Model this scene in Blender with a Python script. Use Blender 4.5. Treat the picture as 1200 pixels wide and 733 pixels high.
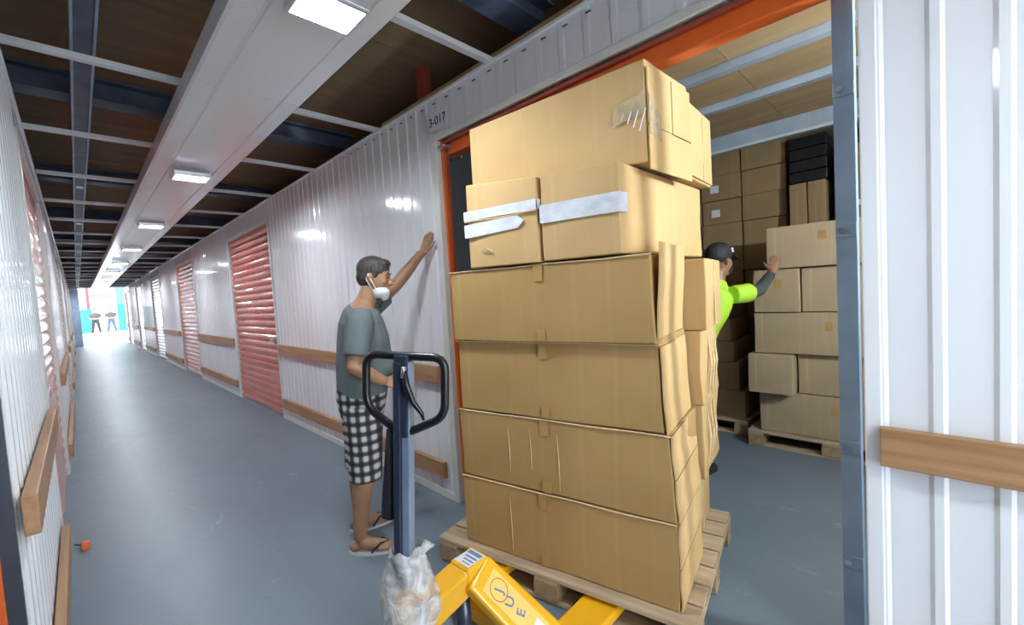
import bpy, bmesh, math, random
from mathutils import Vector, Matrix, Quaternion

random.seed(7)
S = bpy.context.scene
COL = S.collection
for o in list(bpy.data.objects):
    bpy.data.objects.remove(o)

# ------------------------------------------------------------------ camera
def norm(v):
    return Vector(v).normalized()
FPX = 500.0
ay = norm((90 - 600, 372 - 366.5, FPX))
ax = Vector((1080 - 600, 312 - 366.5, FPX)); ax = (ax - ay * ax.dot(ay)).normalized()
az = ax.cross(ay)
if az.y > 0: az = -az
right = Vector((ax.x, ay.x, az.x)); down = Vector((ax.y, ay.y, az.y)); fwd = Vector((ax.z, ay.z, az.z))
cam = bpy.data.cameras.new('camera'); cam.sensor_fit = 'HORIZONTAL'; cam.sensor_width = 36
cam.lens = 36 * FPX / 1200; cam.clip_start = .02; cam.clip_end = 300
camo = bpy.data.objects.new('camera', cam); COL.objects.link(camo)
m3 = Matrix((right, -down, -fwd)).transposed()
camo.matrix_world = Matrix.Translation((0, 0, 1.5)) @ m3.to_4x4()
S.camera = camo

# ------------------------------------------------------------------ sky, exposure
W = bpy.data.worlds.new('sky'); S.world = W; W.use_nodes = True
bg = W.node_tree.nodes['Background']
bg.inputs[0].default_value = (.86, .93, 1.0, 1); bg.inputs[1].default_value = 7.5
LAMP = 205.0
S.view_settings.view_transform = 'Standard'; S.view_settings.look = 'None'
S.view_settings.gamma = 1; S.view_settings.use_curve_mapping = False
S.view_settings.exposure = 0.16

# ------------------------------------------------------------------ materials
def mat(name, col, rough=.5, metal=0., var=.12, scale=(6, 6, 6), bump=0., coat=0., col2=None, detail=4, emit=None, estr=0., trans=None, spec=.5, contrast=(.35, .65), bscale=None):
    m = bpy.data.materials.new(name); m.use_nodes = True
    nt = m.node_tree; N = nt.nodes; L = nt.links
    b = N['Principled BSDF']
    b.inputs['Roughness'].default_value = rough; b.inputs['Metallic'].default_value = metal
    b.inputs['Specular IOR Level'].default_value = spec
    if coat:
        b.inputs['Coat Weight'].default_value = coat; b.inputs['Coat Roughness'].default_value = .08
    tc = N.new('ShaderNodeTexCoord'); mp = N.new('ShaderNodeMapping'); mp.inputs['Scale'].default_value = scale
    L.new(tc.outputs['Object'], mp.inputs[0])
    no = N.new('ShaderNodeTexNoise'); no.inputs['Scale'].default_value = 1; no.inputs['Detail'].default_value = detail
    L.new(mp.outputs[0], no.inputs[0])
    r = N.new('ShaderNodeValToRGB'); r.color_ramp.elements[0].position = contrast[0]; r.color_ramp.elements[1].position = contrast[1]
    c2 = col2 if col2 else tuple(min(1, c * (1 + var)) for c in col)
    c1 = col if col2 else tuple(c * (1 - var) for c in col)
    r.color_ramp.elements[0].color = (*c1, 1); r.color_ramp.elements[1].color = (*c2, 1)
    L.new(no.outputs[0], r.inputs[0]); L.new(r.outputs[0], b.inputs['Base Color'])
    if bump:
        bp = N.new('ShaderNodeBump'); bp.inputs['Strength'].default_value = bump; bp.inputs['Distance'].default_value = .01
        L.new(no.outputs[0], bp.inputs['Height']); L.new(bp.outputs[0], b.inputs['Normal'])
    if emit:
        b.inputs['Emission Color'].default_value = (*emit, 1); b.inputs['Emission Strength'].default_value = estr
    if trans is not None:
        b.inputs['Alpha'].default_value = trans
    return m

def card_mat(name, c1, c2, streak=.10):
    m = mat(name, c1, .72, col2=c2, scale=(2.2, 2.2, 2.2), bump=.05, detail=5, spec=.3, contrast=(.3, .7))
    nt = m.node_tree; N = nt.nodes; L = nt.links; b = N['Principled BSDF']
    ramp = [n for n in N if n.type == 'VALTORGB'][0]
    tc = [n for n in N if n.type == 'TEX_COORD'][0]
    mp = N.new('ShaderNodeMapping'); mp.inputs['Scale'].default_value = (26, 26, .8); L.new(tc.outputs['Object'], mp.inputs[0])
    n2 = N.new('ShaderNodeTexNoise'); n2.inputs['Scale'].default_value = 1; n2.inputs['Detail'].default_value = 2; L.new(mp.outputs[0], n2.inputs[0])
    r2 = N.new('ShaderNodeValToRGB'); r2.color_ramp.elements[0].position = .55; r2.color_ramp.elements[1].position = .78
    r2.color_ramp.elements[0].color = (0, 0, 0, 1); r2.color_ramp.elements[1].color = (streak, streak, streak, 1)
    L.new(n2.outputs[0], r2.inputs[0])
    mx = N.new('ShaderNodeMix'); mx.data_type = 'RGBA'
    L.new(r2.outputs[0], mx.inputs[0]); L.new(ramp.outputs[0], mx.inputs[6]); mx.inputs[7].default_value = (.78, .60, .36, 1)
    L.new(mx.outputs[2], b.inputs['Base Color'])
    return m

M = {}
M['white'] = mat('white_paint', (.80, .82, .85), .13, var=.03, scale=(3, 3, .6), coat=.25)
M['whiteduct'] = mat('white_sheet', (.78, .80, .82), .2, var=.04, scale=(2, .4, 2), coat=.2)
M['cream'] = mat('cream_trim', (.66, .66, .62), .35, var=.05)
M['red'] = mat('red_shutter', (.50, .085, .05), .22, var=.10, coat=.35)
M['orange'] = mat('orange_steel', (.68, .12, .018), .35, var=.08)
M['redpost'] = mat('red_oxide_steel', (.32, .06, .035), .5, var=.15)
M['darkinside'] = mat('dark_interior', (.03, .035, .05), .4, var=.2)
M['wood'] = mat('bumper_wood', (.33, .17, .075), .45, scale=(30, 1.2, 30), col2=(.46, .26, .13), bump=.1)
M['steel'] = mat('blue_grey_steel', (.27, .36, .48), .4, var=.12, metal=.1)
M['darksteel'] = mat('dark_steel', (.07, .09, .14), .5, var=.2)
M['beamgrey'] = mat('grey_purlin', (.36, .42, .50), .45, var=.1)
M['bar'] = mat('pale_bar', (.62, .64, .66), .35, var=.06)
M['deck'] = mat('brown_deck', (.20, .13, .07), .75, scale=(1.2, 9, 4), col2=(.27, .18, .10))
M['roomdeck'] = mat('tan_deck', (.42, .27, .13), .75, scale=(9, 1.2, 4), col2=(.50, .34, .17))
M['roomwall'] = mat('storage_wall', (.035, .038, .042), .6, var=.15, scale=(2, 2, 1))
M['chrome'] = mat('zinc', (.6, .62, .65), .28, metal=.9, var=.08)
M['card'] = card_mat('cardboard', (.37, .222, .078), (.44, .275, .108))  # albedo lowered to deepen the shade on the front column
M['card2'] = card_mat('cardboard_pale', (.53, .34, .145), (.61, .41, .19), .14)  # paler board; on the end flaps it adds to their brighter lighting
M['card3'] = card_mat('cardboard_hazy', (.37, .27, .16), (.43, .32, .20), .2)  # greyed to put the storage room's bluish haze into the board
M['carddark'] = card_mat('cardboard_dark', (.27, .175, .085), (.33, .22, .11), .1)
M['rawedge'] = mat('cardboard_edge', (.72, .54, .31), .8, var=.1, scale=(40, 40, 40))
M['tape'] = mat('brown_tape', (.42, .245, .085), .35, var=.1)
M['cleartape'] = mat('clear_tape', (.72, .58, .36), .12, var=.15, scale=(30, 30, 30), bump=.3, trans=.55)
M['whitetape'] = mat('white_tape', (.66, .68, .72), .3, var=.12, scale=(14, 14, 30), bump=.4)
M['paper'] = mat('paper_label', (.75, .76, .78), .6, var=.05)
M['pallet'] = mat('pallet_wood', (.36, .26, .16), .75, scale=(3, 40, 40), col2=(.50, .38, .25), bump=.2)
M['palletb'] = mat('pallet_block', (.30, .19, .10), .75, scale=(20, 20, 20), col2=(.42, .28, .16), bump=.2)
M['yellow'] = mat('yellow_paint', (.88, .44, .012), .28, var=.06, coat=.3)
M['yellowpale'] = mat('yellow_decal', (.90, .60, .16), .3, var=.04)
M['navy'] = mat('navy_paint', (.035, .045, .075), .25, var=.15, coat=.4)
M['postlight'] = mat('post_lit_face', (.30, .40, .54), .22, var=.08, metal=.3, coat=.4)
M['post'] = mat('slate_post', (.085, .12, .18), .25, var=.1, coat=.5)
M['rubber'] = mat('black_rubber', (.012, .013, .016), .3, var=.2)
M['black'] = mat('black_cloth', (.02, .023, .03), .8, var=.25, scale=(30, 30, 30))
M['blueink'] = mat('blue_ink', (.03, .05, .28), .5, var=.05)
M['greyink'] = mat('blue_grey_ink', (.17, .22, .38), .4, var=.05)
M['skin'] = mat('skin', (.36, .19, .105), .5, var=.10, scale=(14, 14, 14))
M['skindark'] = mat('skin_tan', (.30, .15, .085), .5, var=.10, scale=(14, 14, 14))
M['hair'] = mat('dark_hair', (.022, .017, .014), .6, scale=(60, 60, 25), col2=(.075, .06, .05), bump=.4)
M['tee'] = mat('grey_tee', (.125, .155, .16), .85, var=.12, scale=(10, 10, 5), bump=.15)
M['maskm'] = mat('white_mask', (.75, .78, .80), .8, var=.04)
M['neon'] = mat('neon_green', (.42, .68, .04), .7, var=.08)
M['greysleeve'] = mat('charcoal_sleeve', (.055, .06, .065), .8, var=.2)
M['capm'] = mat('black_cap', (.015, .017, .02), .7, var=.2)
M['jean'] = mat('dark_denim', (.04, .07, .14), .8, var=.2)
M['eye'] = mat('eye_white', (.35, .33, .31), .2, var=.02)
M['sandalm'] = mat('pale_sandal', (.55, .57, .60), .6, var=.06)
M['turq'] = mat('turquoise_wall', (.015, .20, .22), .6, var=.05, scale=(1, 1, 1))
M['turqpale'] = mat('pale_turquoise_wall', (.07, .30, .30), .6, var=.05, scale=(1, 1, 1))
M['yardwhite'] = mat('white_render', (.82, .82, .82), .6, var=.03, scale=(1, 1, 1))
M['lilac'] = mat('lilac_sign', (.13, .12, .18), .5, var=.05)
M['pinkred'] = mat('red_paint', (.30, .03, .04), .5, var=.05)
M['led'] = mat('led_panel', (1, 1, 1), .4, var=0, emit=(.86, .94, 1.0), estr=LAMP)
M['ledroom'] = mat('led_panel_added', (1, 1, 1), .4, var=0, emit=(.82, .93, 1.0), estr=620)
M['orangeplastic'] = mat('orange_plastic', (.85, .16, .03), .4, var=.05)

def floor_mat():
    m = mat('painted_floor', (.15, .195, .24), .34, scale=(1.1, .35, 1), col2=(.195, .245, .29), detail=8, spec=.5)
    nt = m.node_tree; N = nt.nodes; L = nt.links; b = N['Principled BSDF']
    ramp = [n for n in N if n.type == 'VALTORGB'][0]; tc = [n for n in N if n.type == 'TEX_COORD'][0]
    mp = N.new('ShaderNodeMapping'); mp.inputs['Scale'].default_value = (2.2, 1.3, 1); mp.inputs['Rotation'].default_value = (0, 0, .4); L.new(tc.outputs['Object'], mp.inputs[0])
    n2 = N.new('ShaderNodeTexNoise'); n2.inputs['Detail'].default_value = 9; n2.inputs['Roughness'].default_value = .7; n2.inputs['Scale'].default_value = 2; n2.inputs['Distortion'].default_value = 1.2
    L.new(mp.outputs[0], n2.inputs[0])
    r2 = N.new('ShaderNodeValToRGB'); r2.color_ramp.elements[0].position = .60; r2.color_ramp.elements[1].position = .74
    r2.color_ramp.elements[0].color = (0, 0, 0, 1); r2.color_ramp.elements[1].color = (.6, .6, .6, 1); L.new(n2.outputs[0], r2.inputs[0])
    mx = N.new('ShaderNodeMix'); mx.data_type = 'RGBA'; L.new(r2.outputs[0], mx.inputs[0]); L.new(ramp.outputs[0], mx.inputs[6]); mx.inputs[7].default_value = (.36, .40, .43, 1)
    L.new(mx.outputs[2], b.inputs['Base Color'])
    rr = N.new('ShaderNodeMapRange'); rr.inputs['To Min'].default_value = .28; rr.inputs['To Max'].default_value = .5; L.new(n2.outputs[0], rr.inputs[0]); L.new(rr.outputs[0], b.inputs['Roughness'])
    return m
M['floor'] = floor_mat()

def plaid_mat():
    m = bpy.data.materials.new('plaid_cloth'); m.use_nodes = True
    nt = m.node_tree; N = nt.nodes; L = nt.links; b = N['Principled BSDF']; b.inputs['Roughness'].default_value = .85
    tc = N.new('ShaderNodeTexCoord'); sx = N.new('ShaderNodeSeparateXYZ'); L.new(tc.outputs['Object'], sx.inputs[0])
    def math_(op, a, bb):
        n = N.new('ShaderNodeMath'); n.operation = op
        for i, v in enumerate((a, bb)):
            if isinstance(v, (int, float)): n.inputs[i].default_value = v
            else: L.new(v, n.inputs[i])
        return n.outputs[0]
    hx = math_('SUBTRACT', math_('MULTIPLY', sx.outputs[0], .85), math_('MULTIPLY', sx.outputs[1], .6))
    def stripe(v, per, ph):
        s = math_('SINE', math_('ADD', math_('MULTIPLY', v, 2 * math.pi / per), ph), 0)
        return math_('MULTIPLY', math_('ADD', s, 1), .5)
    a1 = stripe(hx, .055, 0); a2 = stripe(sx.outputs[2], .058, 0)
    thin = math_('GREATER_THAN', stripe(hx, .055, 2.2), .94); thin2 = math_('GREATER_THAN', stripe(sx.outputs[2], .058, 2.2), .94)
    s1 = math_('SMOOTH_MIN', math_('MULTIPLY', a1, 1.5), 1); s2 = math_('SMOOTH_MIN', math_('MULTIPLY', a2, 1.5), 1)
    tot = math_('MULTIPLY', math_('ADD', s1, s2), .5)
    tot = math_('ADD', tot, math_('MULTIPLY', math_('ADD', thin, thin2), .06))
    r = N.new('ShaderNodeValToRGB'); e = r.color_ramp.elements
    e[0].position = .30; e[0].color = (.012, .013, .017, 1); e[1].position = 1.0; e[1].color = (.52, .52, .52, 1)
    x = e.new(.70); x.color = (.075, .078, .085, 1)
    L.new(tot, r.inputs[0]); L.new(r.outputs[0], b.inputs['Base Color'])
    return m
M['plaid'] = plaid_mat()

def bag_mat():
    m = bpy.data.materials.new('clear_polythene'); m.use_nodes = True
    nt = m.node_tree; N = nt.nodes; L = nt.links; out = N['Material Output']; b = N['Principled BSDF']
    b.inputs['Base Color'].default_value = (.78, .80, .80, 1); b.inputs['Roughness'].default_value = .22
    tc = N.new('ShaderNodeTexCoord'); no = N.new('ShaderNodeTexNoise'); no.inputs['Scale'].default_value = 14; no.inputs['Detail'].default_value = 5; no.inputs['Distortion'].default_value = 1.5
    L.new(tc.outputs['Object'], no.inputs[0])
    r = N.new('ShaderNodeMapRange'); r.inputs['From Min'].default_value = .35; r.inputs['From Max'].default_value = .7; r.inputs['To Min'].default_value = .32; r.inputs['To Max'].default_value = .85
    L.new(no.outputs[0], r.inputs[0]); L.new(r.outputs[0], b.inputs['Alpha'])
    bp = N.new('ShaderNodeBump'); bp.inputs['Strength'].default_value = .7; bp.inputs['Distance'].default_value = .02; L.new(no.outputs[0], bp.inputs['Height']); L.new(bp.outputs[0], b.inputs['Normal'])
    return m
M['bag'] = bag_mat()

# ------------------------------------------------------------------ helpers
def tag(o, label=None, cat=None, group=None, kind=None):
    if label: o['label'] = label
    if cat: o['category'] = cat
    if group: o['group'] = group
    if kind: o['kind'] = kind
    return o
def link(o, parent=None):
    COL.objects.link(o)
    if parent is not None: o.parent = parent
    return o
def empty(name, loc=(0, 0, 0), rz=0., parent=None):
    o = bpy.data.objects.new(name, None); o.empty_display_size = .05
    o.location = loc; o.rotation_euler = (0, 0, rz)
    return link(o, parent)

class MB:
    def __init__(s): s.v = []; s.f = []
    def add(s, vs, fs):
        n = len(s.v); s.v += [tuple(v) for v in vs]; s.f += [tuple(i + n for i in f) for f in fs]; return s
    def box(s, x0, x1, y0, y1, z0, z1):
        return s.add([(x0, y0, z0), (x1, y0, z0), (x1, y1, z0), (x0, y1, z0), (x0, y0, z1), (x1, y0, z1), (x1, y1, z1), (x0, y1, z1)],
                     [(0, 3, 2, 1), (4, 5, 6, 7), (0, 1, 5, 4), (1, 2, 6, 5), (2, 3, 7, 6), (3, 0, 4, 7)])
    def hexa(s, c):   # 8 corners: bottom ccw then top ccw
        return s.add(c, [(0, 3, 2, 1), (4, 5, 6, 7), (0, 1, 5, 4), (1, 2, 6, 5), (2, 3, 7, 6), (3, 0, 4, 7)])
    def beam(s, p, q, w, h, up=(0, 0, 1)):
        p = Vector(p); q = Vector(q); d = (q - p).normalized(); u = Vector(up); sd = d.cross(u).normalized(); u = sd.cross(d).normalized()
        c = []
        for e in (p, q):
            c += [e - sd * w / 2 - u * h / 2, e + sd * w / 2 - u * h / 2, e + sd * w / 2 + u * h / 2, e - sd * w / 2 + u * h / 2]
        return s.hexa([c[0], c[1], c[2], c[3], c[4], c[5], c[6], c[7]])
    def tube(s, pts, rad, seg=12, closed=False, flat=1.0):
        pts = [Vector(p) for p in pts]; n = len(pts)
        if not isinstance(rad, (list, tuple)): rad = [rad] * n
        rings = []; ref = None
        for i in range(n):
            a = pts[i - 1] if (i > 0 or closed) else pts[i]; b = pts[(i + 1) % n] if (i < n - 1 or closed) else pts[i]
            t = (b - a).normalized()
            if ref is None:
                ref = t.orthogonal().normalized()
            ref = (ref - t * ref.dot(t)).normalized(); bi = t.cross(ref)
            rings.append([pts[i] + (ref * math.cos(2 * math.pi * k / seg) + bi * flat * math.sin(2 * math.pi * k / seg)) * rad[i] for k in range(seg)])
        return s.loft(rings, closed)
    def loft(s, rings, closed=False, caps=True):
        seg = len(rings[0]); n = len(rings); vs = [p for r in rings for p in r]; fs = []
        for i in range(n if closed else n - 1):
            j = (i + 1) % n
            for k in range(seg):
                k2 = (k + 1) % seg
                fs.append((i * seg + k, i * seg + k2, j * seg + k2, j * seg + k))
        if not closed and caps:
            fs.append(tuple(reversed(range(seg)))); fs.append(tuple((n - 1) * seg + k for k in range(seg)))
        return s.add(vs, fs)
    def ell(s, c, r, rot=None, seg=20, rings=12):
        c = Vector(c); vs = [c + (rot @ Vector((0, 0, -r[2])) if rot else Vector((0, 0, -r[2])))]; fs = []
        for i in range(1, rings):
            t = math.pi * i / rings
            for k in range(seg):
                p = Vector((r[0] * math.sin(t) * math.cos(2 * math.pi * k / seg), r[1] * math.sin(t) * math.sin(2 * math.pi * k / seg), -r[2] * math.cos(t)))
                vs.append(c + (rot @ p if rot else p))
        p = Vector((0, 0, r[2])); vs.append(c + (rot @ p if rot else p))
        for k in range(seg): fs.append((0, 1 + (k + 1) % seg, 1 + k))
        for i in range(rings - 2):
            for k in range(seg):
                a = 1 + i * seg + k; b = 1 + i * seg + (k + 1) % seg
                fs.append((a, b, b + seg, a + seg))
        L = 1 + (rings - 2) * seg
        for k in range(seg): fs.append((L + k, L + (k + 1) % seg, len(vs) - 1))
        return s.add(vs, fs)
    def prism(s, poly, off):   # poly: 3d points, off: extrusion vector
        n = len(poly); off = Vector(off); vs = [Vector(p) for p in poly] + [Vector(p) + off for p in poly]
        return s.add(vs, [tuple(range(n)), tuple(reversed(range(n, 2 * n)))] + [(i, i + n, (i + 1) % n + n, (i + 1) % n) for i in range(n)])
    def mesh(s, name, m=None, bevel=0., smooth=False, segs=2):
        me = bpy.data.meshes.new(name); bm = bmesh.new()
        vv = [bm.verts.new(v) for v in s.v]
        for f in s.f:
            try: bm.faces.new([vv[i] for i in f])
            except ValueError: pass
        bmesh.ops.recalc_face_normals(bm, faces=bm.faces)
        if bevel:
            ed = [e for e in bm.edges if len(e.link_faces) == 2 and e.calc_face_angle(0) > .5]
            bmesh.ops.bevel(bm, geom=ed, offset=bevel, segments=segs, profile=.5, affect='EDGES', clamp_overlap=True)
        if smooth:
            for f in bm.faces: f.smooth = True
        bm.to_mesh(me); bm.free()
        if m: me.materials.append(M[m] if isinstance(m, str) else m)
        return me
    def build(s, name, m=None, parent=None, bevel=0., smooth=False, loc=None, segs=2):
        o = bpy.data.objects.new(name, s.mesh(name, m, bevel, smooth, segs))
        if loc is not None: o.location = loc
        return link(o, parent)

def inst(me, name, parent, loc=(0, 0, 0), rz=0.):
    o = bpy.data.objects.new(name, me); o.location = loc; o.rotation_euler = (0, 0, rz)
    return link(o, parent)

def remesh(mb, name, m, parent, voxel=.008, smooth=4, factor=.5):
    o = bpy.data.objects.new(name, mb.mesh(name, m)); link(o, parent)
    r = o.modifiers.new('r', 'REMESH'); r.mode = 'VOXEL'; r.voxel_size = voxel; r.use_smooth_shade = True
    if smooth:
        q = o.modifiers.new('s', 'SMOOTH'); q.iterations = smooth; q.factor = factor
    bpy.context.view_layer.update()
    dg = bpy.context.evaluated_depsgraph_get()
    me = bpy.data.meshes.new_from_object(o.evaluated_get(dg)); me.name = name
    old = o.data; o.modifiers.clear(); o.data = me; bpy.data.meshes.remove(old)
    if not me.materials: me.materials.append(M[m])
    return o

def text_mesh(name, s, size, m, parent, mw, extrude=.0006):
    cu = bpy.data.curves.new(name, 'FONT'); cu.body = s; cu.size = size; cu.extrude = extrude; cu.align_x = 'CENTER'; cu.align_y = 'CENTER'; cu.offset = size * .012
    t = bpy.data.objects.new('tmp', cu); COL.objects.link(t); bpy.context.view_layer.update()
    me = bpy.data.meshes.new_from_object(t.evaluated_get(bpy.context.evaluated_depsgraph_get())); bpy.data.objects.remove(t)
    me.materials.clear(); me.materials.append(M[m])
    o = bpy.data.objects.new(name, me); o.matrix_local = mw; link(o, parent); o.matrix_local = mw
    return o

# ================================================================== SETTING
XR = 1.83; XL = -.175; ZT = 2.85; Y0 = -2.7; Y1 = 30.5
fl = MB().box(-2.2, 6.2, Y0, Y1 + .5, -.1, 0).build('floor', 'floor'); tag(fl, kind='structure')

PER = .14
def ribbed(name, y0, y1, z0, z1, parent, side):
    """one ribbed sheet of the corridor wall; side -1 faces -x (right wall), +1 faces +x (left wall)"""
    h = .002 if z1 - z0 < .4 else .007; prof = [(0, 0)]; n = max(1, round((y1 - y0) / PER)); p = (y1 - y0) / n
    for i in range(n):
        b = i * p
        prof += [(b + p * .62, 0), (b + p * .70, h), (b + p * .86, h), (b + p * .94, 0)]
    prof.append((y1 - y0 - .002, 0))
    mb = MB(); vs = []
    for (yy, d) in prof:
        vs += [(side * d, yy, 0), (side * d, yy, z1 - z0)]
    fs = [(2 * i, 2 * i + 1, 2 * i + 3, 2 * i + 2) for i in range(len(prof) - 1)]
    k = len(vs); t = -side * .04
    vs += [(t, 0, 0), (t, 0, z1 - z0), (t, y1 - y0 - .002, 0), (t, y1 - y0 - .002, z1 - z0)]
    e = 2 * (len(prof) - 1)
    fs += [(k, k + 1, k + 3, k + 2), (0, 1, k + 1, k), (e, e + 1, k + 3, k + 2),
           tuple([2 * i for i in range(len(prof))] + [k + 2, k]), tuple([2 * i + 1 for i in range(len(prof))] + [k + 3, k + 1])]
    mb.add(vs, fs)
    return mb.mesh(name, 'white')
_sheets = {}
def sheets(parent, x, y0, y1, z0, z1, side):
    n = max(1, round((y1 - y0) / .84)); w = (y1 - y0) / n
    for i in range(n):
        key = (round(w, 4), round(z1 - z0, 3), side)
        if key not in _sheets: _sheets[key] = ribbed('wall_sheet', 0, w, z0, z1, parent, side)
        inst(_sheets[key], 'wall_sheet', parent, (x, y0 + i * w, z0))

DW = 2.15; DH = 2.58
NSL = 26
def slat_mesh():
    mb = MB(); hgt = DH / NSL; prof = []
    for i in range(9):
        t = i / 8; prof.append((.018 * math.sin(math.pi * t) ** .8, t * hgt))
    prof += [(-.01, hgt), (-.01, 0)]
    rings = [[Vector((d, yy, z)) for d, z in prof] for yy in (0, DW - .1)]
    mb.loft(rings); me = mb.mesh('slat', 'red')
    return me
SLAT = slat_mesh()
def shutter(name, x, y0, side):
    """closed roller shutter with frame, in the corridor wall at x"""
    r = empty(name, (x, y0, 0)); tag(r, kind='structure')
    for i in range(NSL):
        s = inst(SLAT, 'slat', r, (-side * .022, .05 if side > 0 else DW - .05, i * DH / NSL), 0 if side > 0 else math.pi)
    for yy in (0, DW - .055):
        MB().box(-.03, side * .018, yy, yy + .055, 0, DH + .05).build('jamb', 'cream', r, .004) if side > 0 else MB().box(side * .018, .03, yy, yy + .055, 0, DH + .05).build('jamb', 'cream', r, .004)
    a, b = sorted((-side * .03, side * .018))
    MB().box(a, b, .055, DW - .055, DH, DH + .05).build('lintel', 'cream', r, .004)
    hy = .18
    a, b = sorted((-side * .03, side * .02))
    MB().box(a, b, hy, hy + .16, 1.0, 1.05).build('latch', 'chrome', r, .004)
    return r

# ---- right wall
wr = empty('wall_right', (0, 0, 0)); tag(wr, kind='structure')
ODY0, ODY1, ODH = .15, 2.43, 2.56          # open doorway
rdoors = [6.1, 11.35, 16.6, 21.85, 27.1]
segs = [(Y0, ODY0)]; prev = ODY1
for y in rdoors:
    segs.append((prev, y)); prev = y + DW
segs.append((prev, Y1))
for a, b in segs: sheets(wr, XR, a, b, 0, ZT, -1)
sheets(wr, XR, ODY0, ODY1, ODH, ZT, -1)
for i, y in enumerate(rdoors):
    sheets(wr, XR, y, y + DW, DH + .05, ZT, -1)
    shutter('door_%d' % (i + 1), XR, y, -1)
MB().box(XR - .016, XR + .045, Y0, Y1, ZT, ZT + .015).build('top_cap', 'white', wr)
nslot = MB().box(-.002, .004, 0, .03, 0, .006).mesh('slot', 'darksteel')
for i in range(26):
    inst(nslot, 'slot', wr, (XR - .014, .3 + i * .14 - (.14 * .0), ZT - .045))
# base channel
for a, b in segs: MB().box(XR - .017, XR, a, b, 0, .05).build('base_channel', 'cream', wr)
# ---- left wall
wl = empty('wall_left', (0, 0, 0)); tag(wl, kind='structure')
ldoors = [3.8, 9.4, 14.6, 19.8, 25.0]
LD0, LD1 = -.5, 1.95
lsegs = [(Y0, LD0)]; prev = LD1
for y in ldoors:
    lsegs.append((prev, y)); prev = y + DW
lsegs.append((prev, Y1))
for a, b in lsegs:
    sheets(wl, XL, a, b, 0, ZT, 1)
    MB().box(XL, XL + .017, a, b, 0, .05).build('base_channel', 'cream', wl)
sheets(wl, XL, LD0, LD1, DH + .05, ZT, 1)
for i, y in enumerate(ldoors):
    sheets(wl, XL, y, y + DW, DH + .05, ZT, 1)
    shutter('door_%d' % (i + 6), XL, y, 1)
MB().box(XL - .045, XL + .016, Y0, Y1, ZT, ZT + .015).build('top_cap', 'white', wl)
# near left doorway: orange guide rail; interior's darkness put into jamb and slat colour
d11 = empty('door_11', (XL, LD0, 0)); tag(d11, kind='structure')
LW = LD1 - LD0
MB().box(-.035, .0, LW - .02, LW, 0, DH).build('jamb', 'darkinside', d11)
MB().box(-.035, .0, 0, .02, 0, DH).build('jamb', 'darkinside', d11)
MB().box(-.05, .02, 0, LW, DH, DH + .05).build('lintel', 'cream', d11, .004)
MB().box(-.062, -.035, LW - .03, LW - .002, 0, DH).build('guide_rail', 'orange', d11, .003)
MB().box(-.14, -.062, LW - .06, LW, 0, DH).build('guide_back', 'darkinside', d11)
for i in range(13):
    MB().box(-.12, -.1, .02, LW - .05, i * .2, i * .2 + .19).build('slat', 'darkinside', d11, .006)

# ---- bumper boards on the walls
tn = [0]
def bumper(x, y0, y1, z0, z1, side):
    tn[0] += 1
    a, b = sorted((x, x + side * .036))
    o = MB().box(a, b, y0, y1, z0, z1).build('trim_%d' % tn[0], 'wood', None, .004); tag(o, kind='structure')
    return o
for a, b in segs:
    if b - a < .5: continue
    a2 = a + (.12 if a == ODY1 else .1); b2 = b - (.03 if b == ODY0 else .06)
    for z0, z1 in ((.86, .985), (.155, .275)): bumper(XR - .012, a2, b2, z0, z1, -1)
for a, b in lsegs:
    if b - a < .3: continue
    for z0, z1 in ((.84, .965), (.13, .255)): bumper(XL + .012, max(a, -9) + (.02 if a == LD1 else .1), b - .06, z0, z1, 1)

# ---- corridor ceiling: deck sheets, cross bars, dark beams
ce = empty('ceiling', (0, 0, 0)); tag(ce, kind='structure')
DZ = 3.25
dk = MB().box(-1.1, 1.098, 0, 1.34, 0, .03).mesh('deck_sheet', 'deck')
nb = 27
for k in range(nb):
    for xx in (-1.1, 1.1):
        inst(dk, 'deck_sheet', ce, (xx, Y0 + k * 1.345, DZ))
MB().box(-2.3, 6.3, Y0, Y1 + .6, DZ + .03, DZ + .06).build('roof_deck', 'deck', ce)
bar = MB().box(XL - .02, XR + .04, -.022, .022, 0, .03).mesh('cross_bar', 'bar')
k = -4
while 1.87 + 1.36 * k < Y1:
    inst(bar, 'cross_bar', ce, (0, 1.87 + 1.36 * k, ZT + .016)); k += 1
bm_ = MB()
bm_.box(-1.9, 2.2, -.09, .09, -.16, -.145).box(-1.9, 2.2, -.012, .012, -.145, -.015).box(-1.9, 2.2, -.09, .09, -.015, 0)
bmm = bm_.mesh('steel_beam', 'darksteel')
k = -2
while 4.45 + 2.72 * k < Y1:
    inst(bmm, 'steel_beam', ce, (0, 4.45 + 2.72 * k, DZ)); k += 1
# cable tray under the deck
ct = empty('cable_tray', (.14, Y0, 2.99)); tag(ct, 'dark steel cable tray running the length of the ceiling left of the white light trough', 'cable tray')
MB().box(-.045, .045, 0, Y1 - Y0, 0, .006).build('tray_floor', 'darksteel', ct)
for s in (-1, 1): MB().box(s * .045 - .006, s * .045 + .006, 0, Y1 - Y0, -.012, .05).build('side_rail', 'steel', ct)
tb = MB().box(-.03, .03, 0, .05, -.02, -.002).mesh('clip', 'chrome')
for i in range(12): inst(tb, 'clip', ct, (0, 5.2 + 2.72 * i + 4.4, 0))

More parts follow.
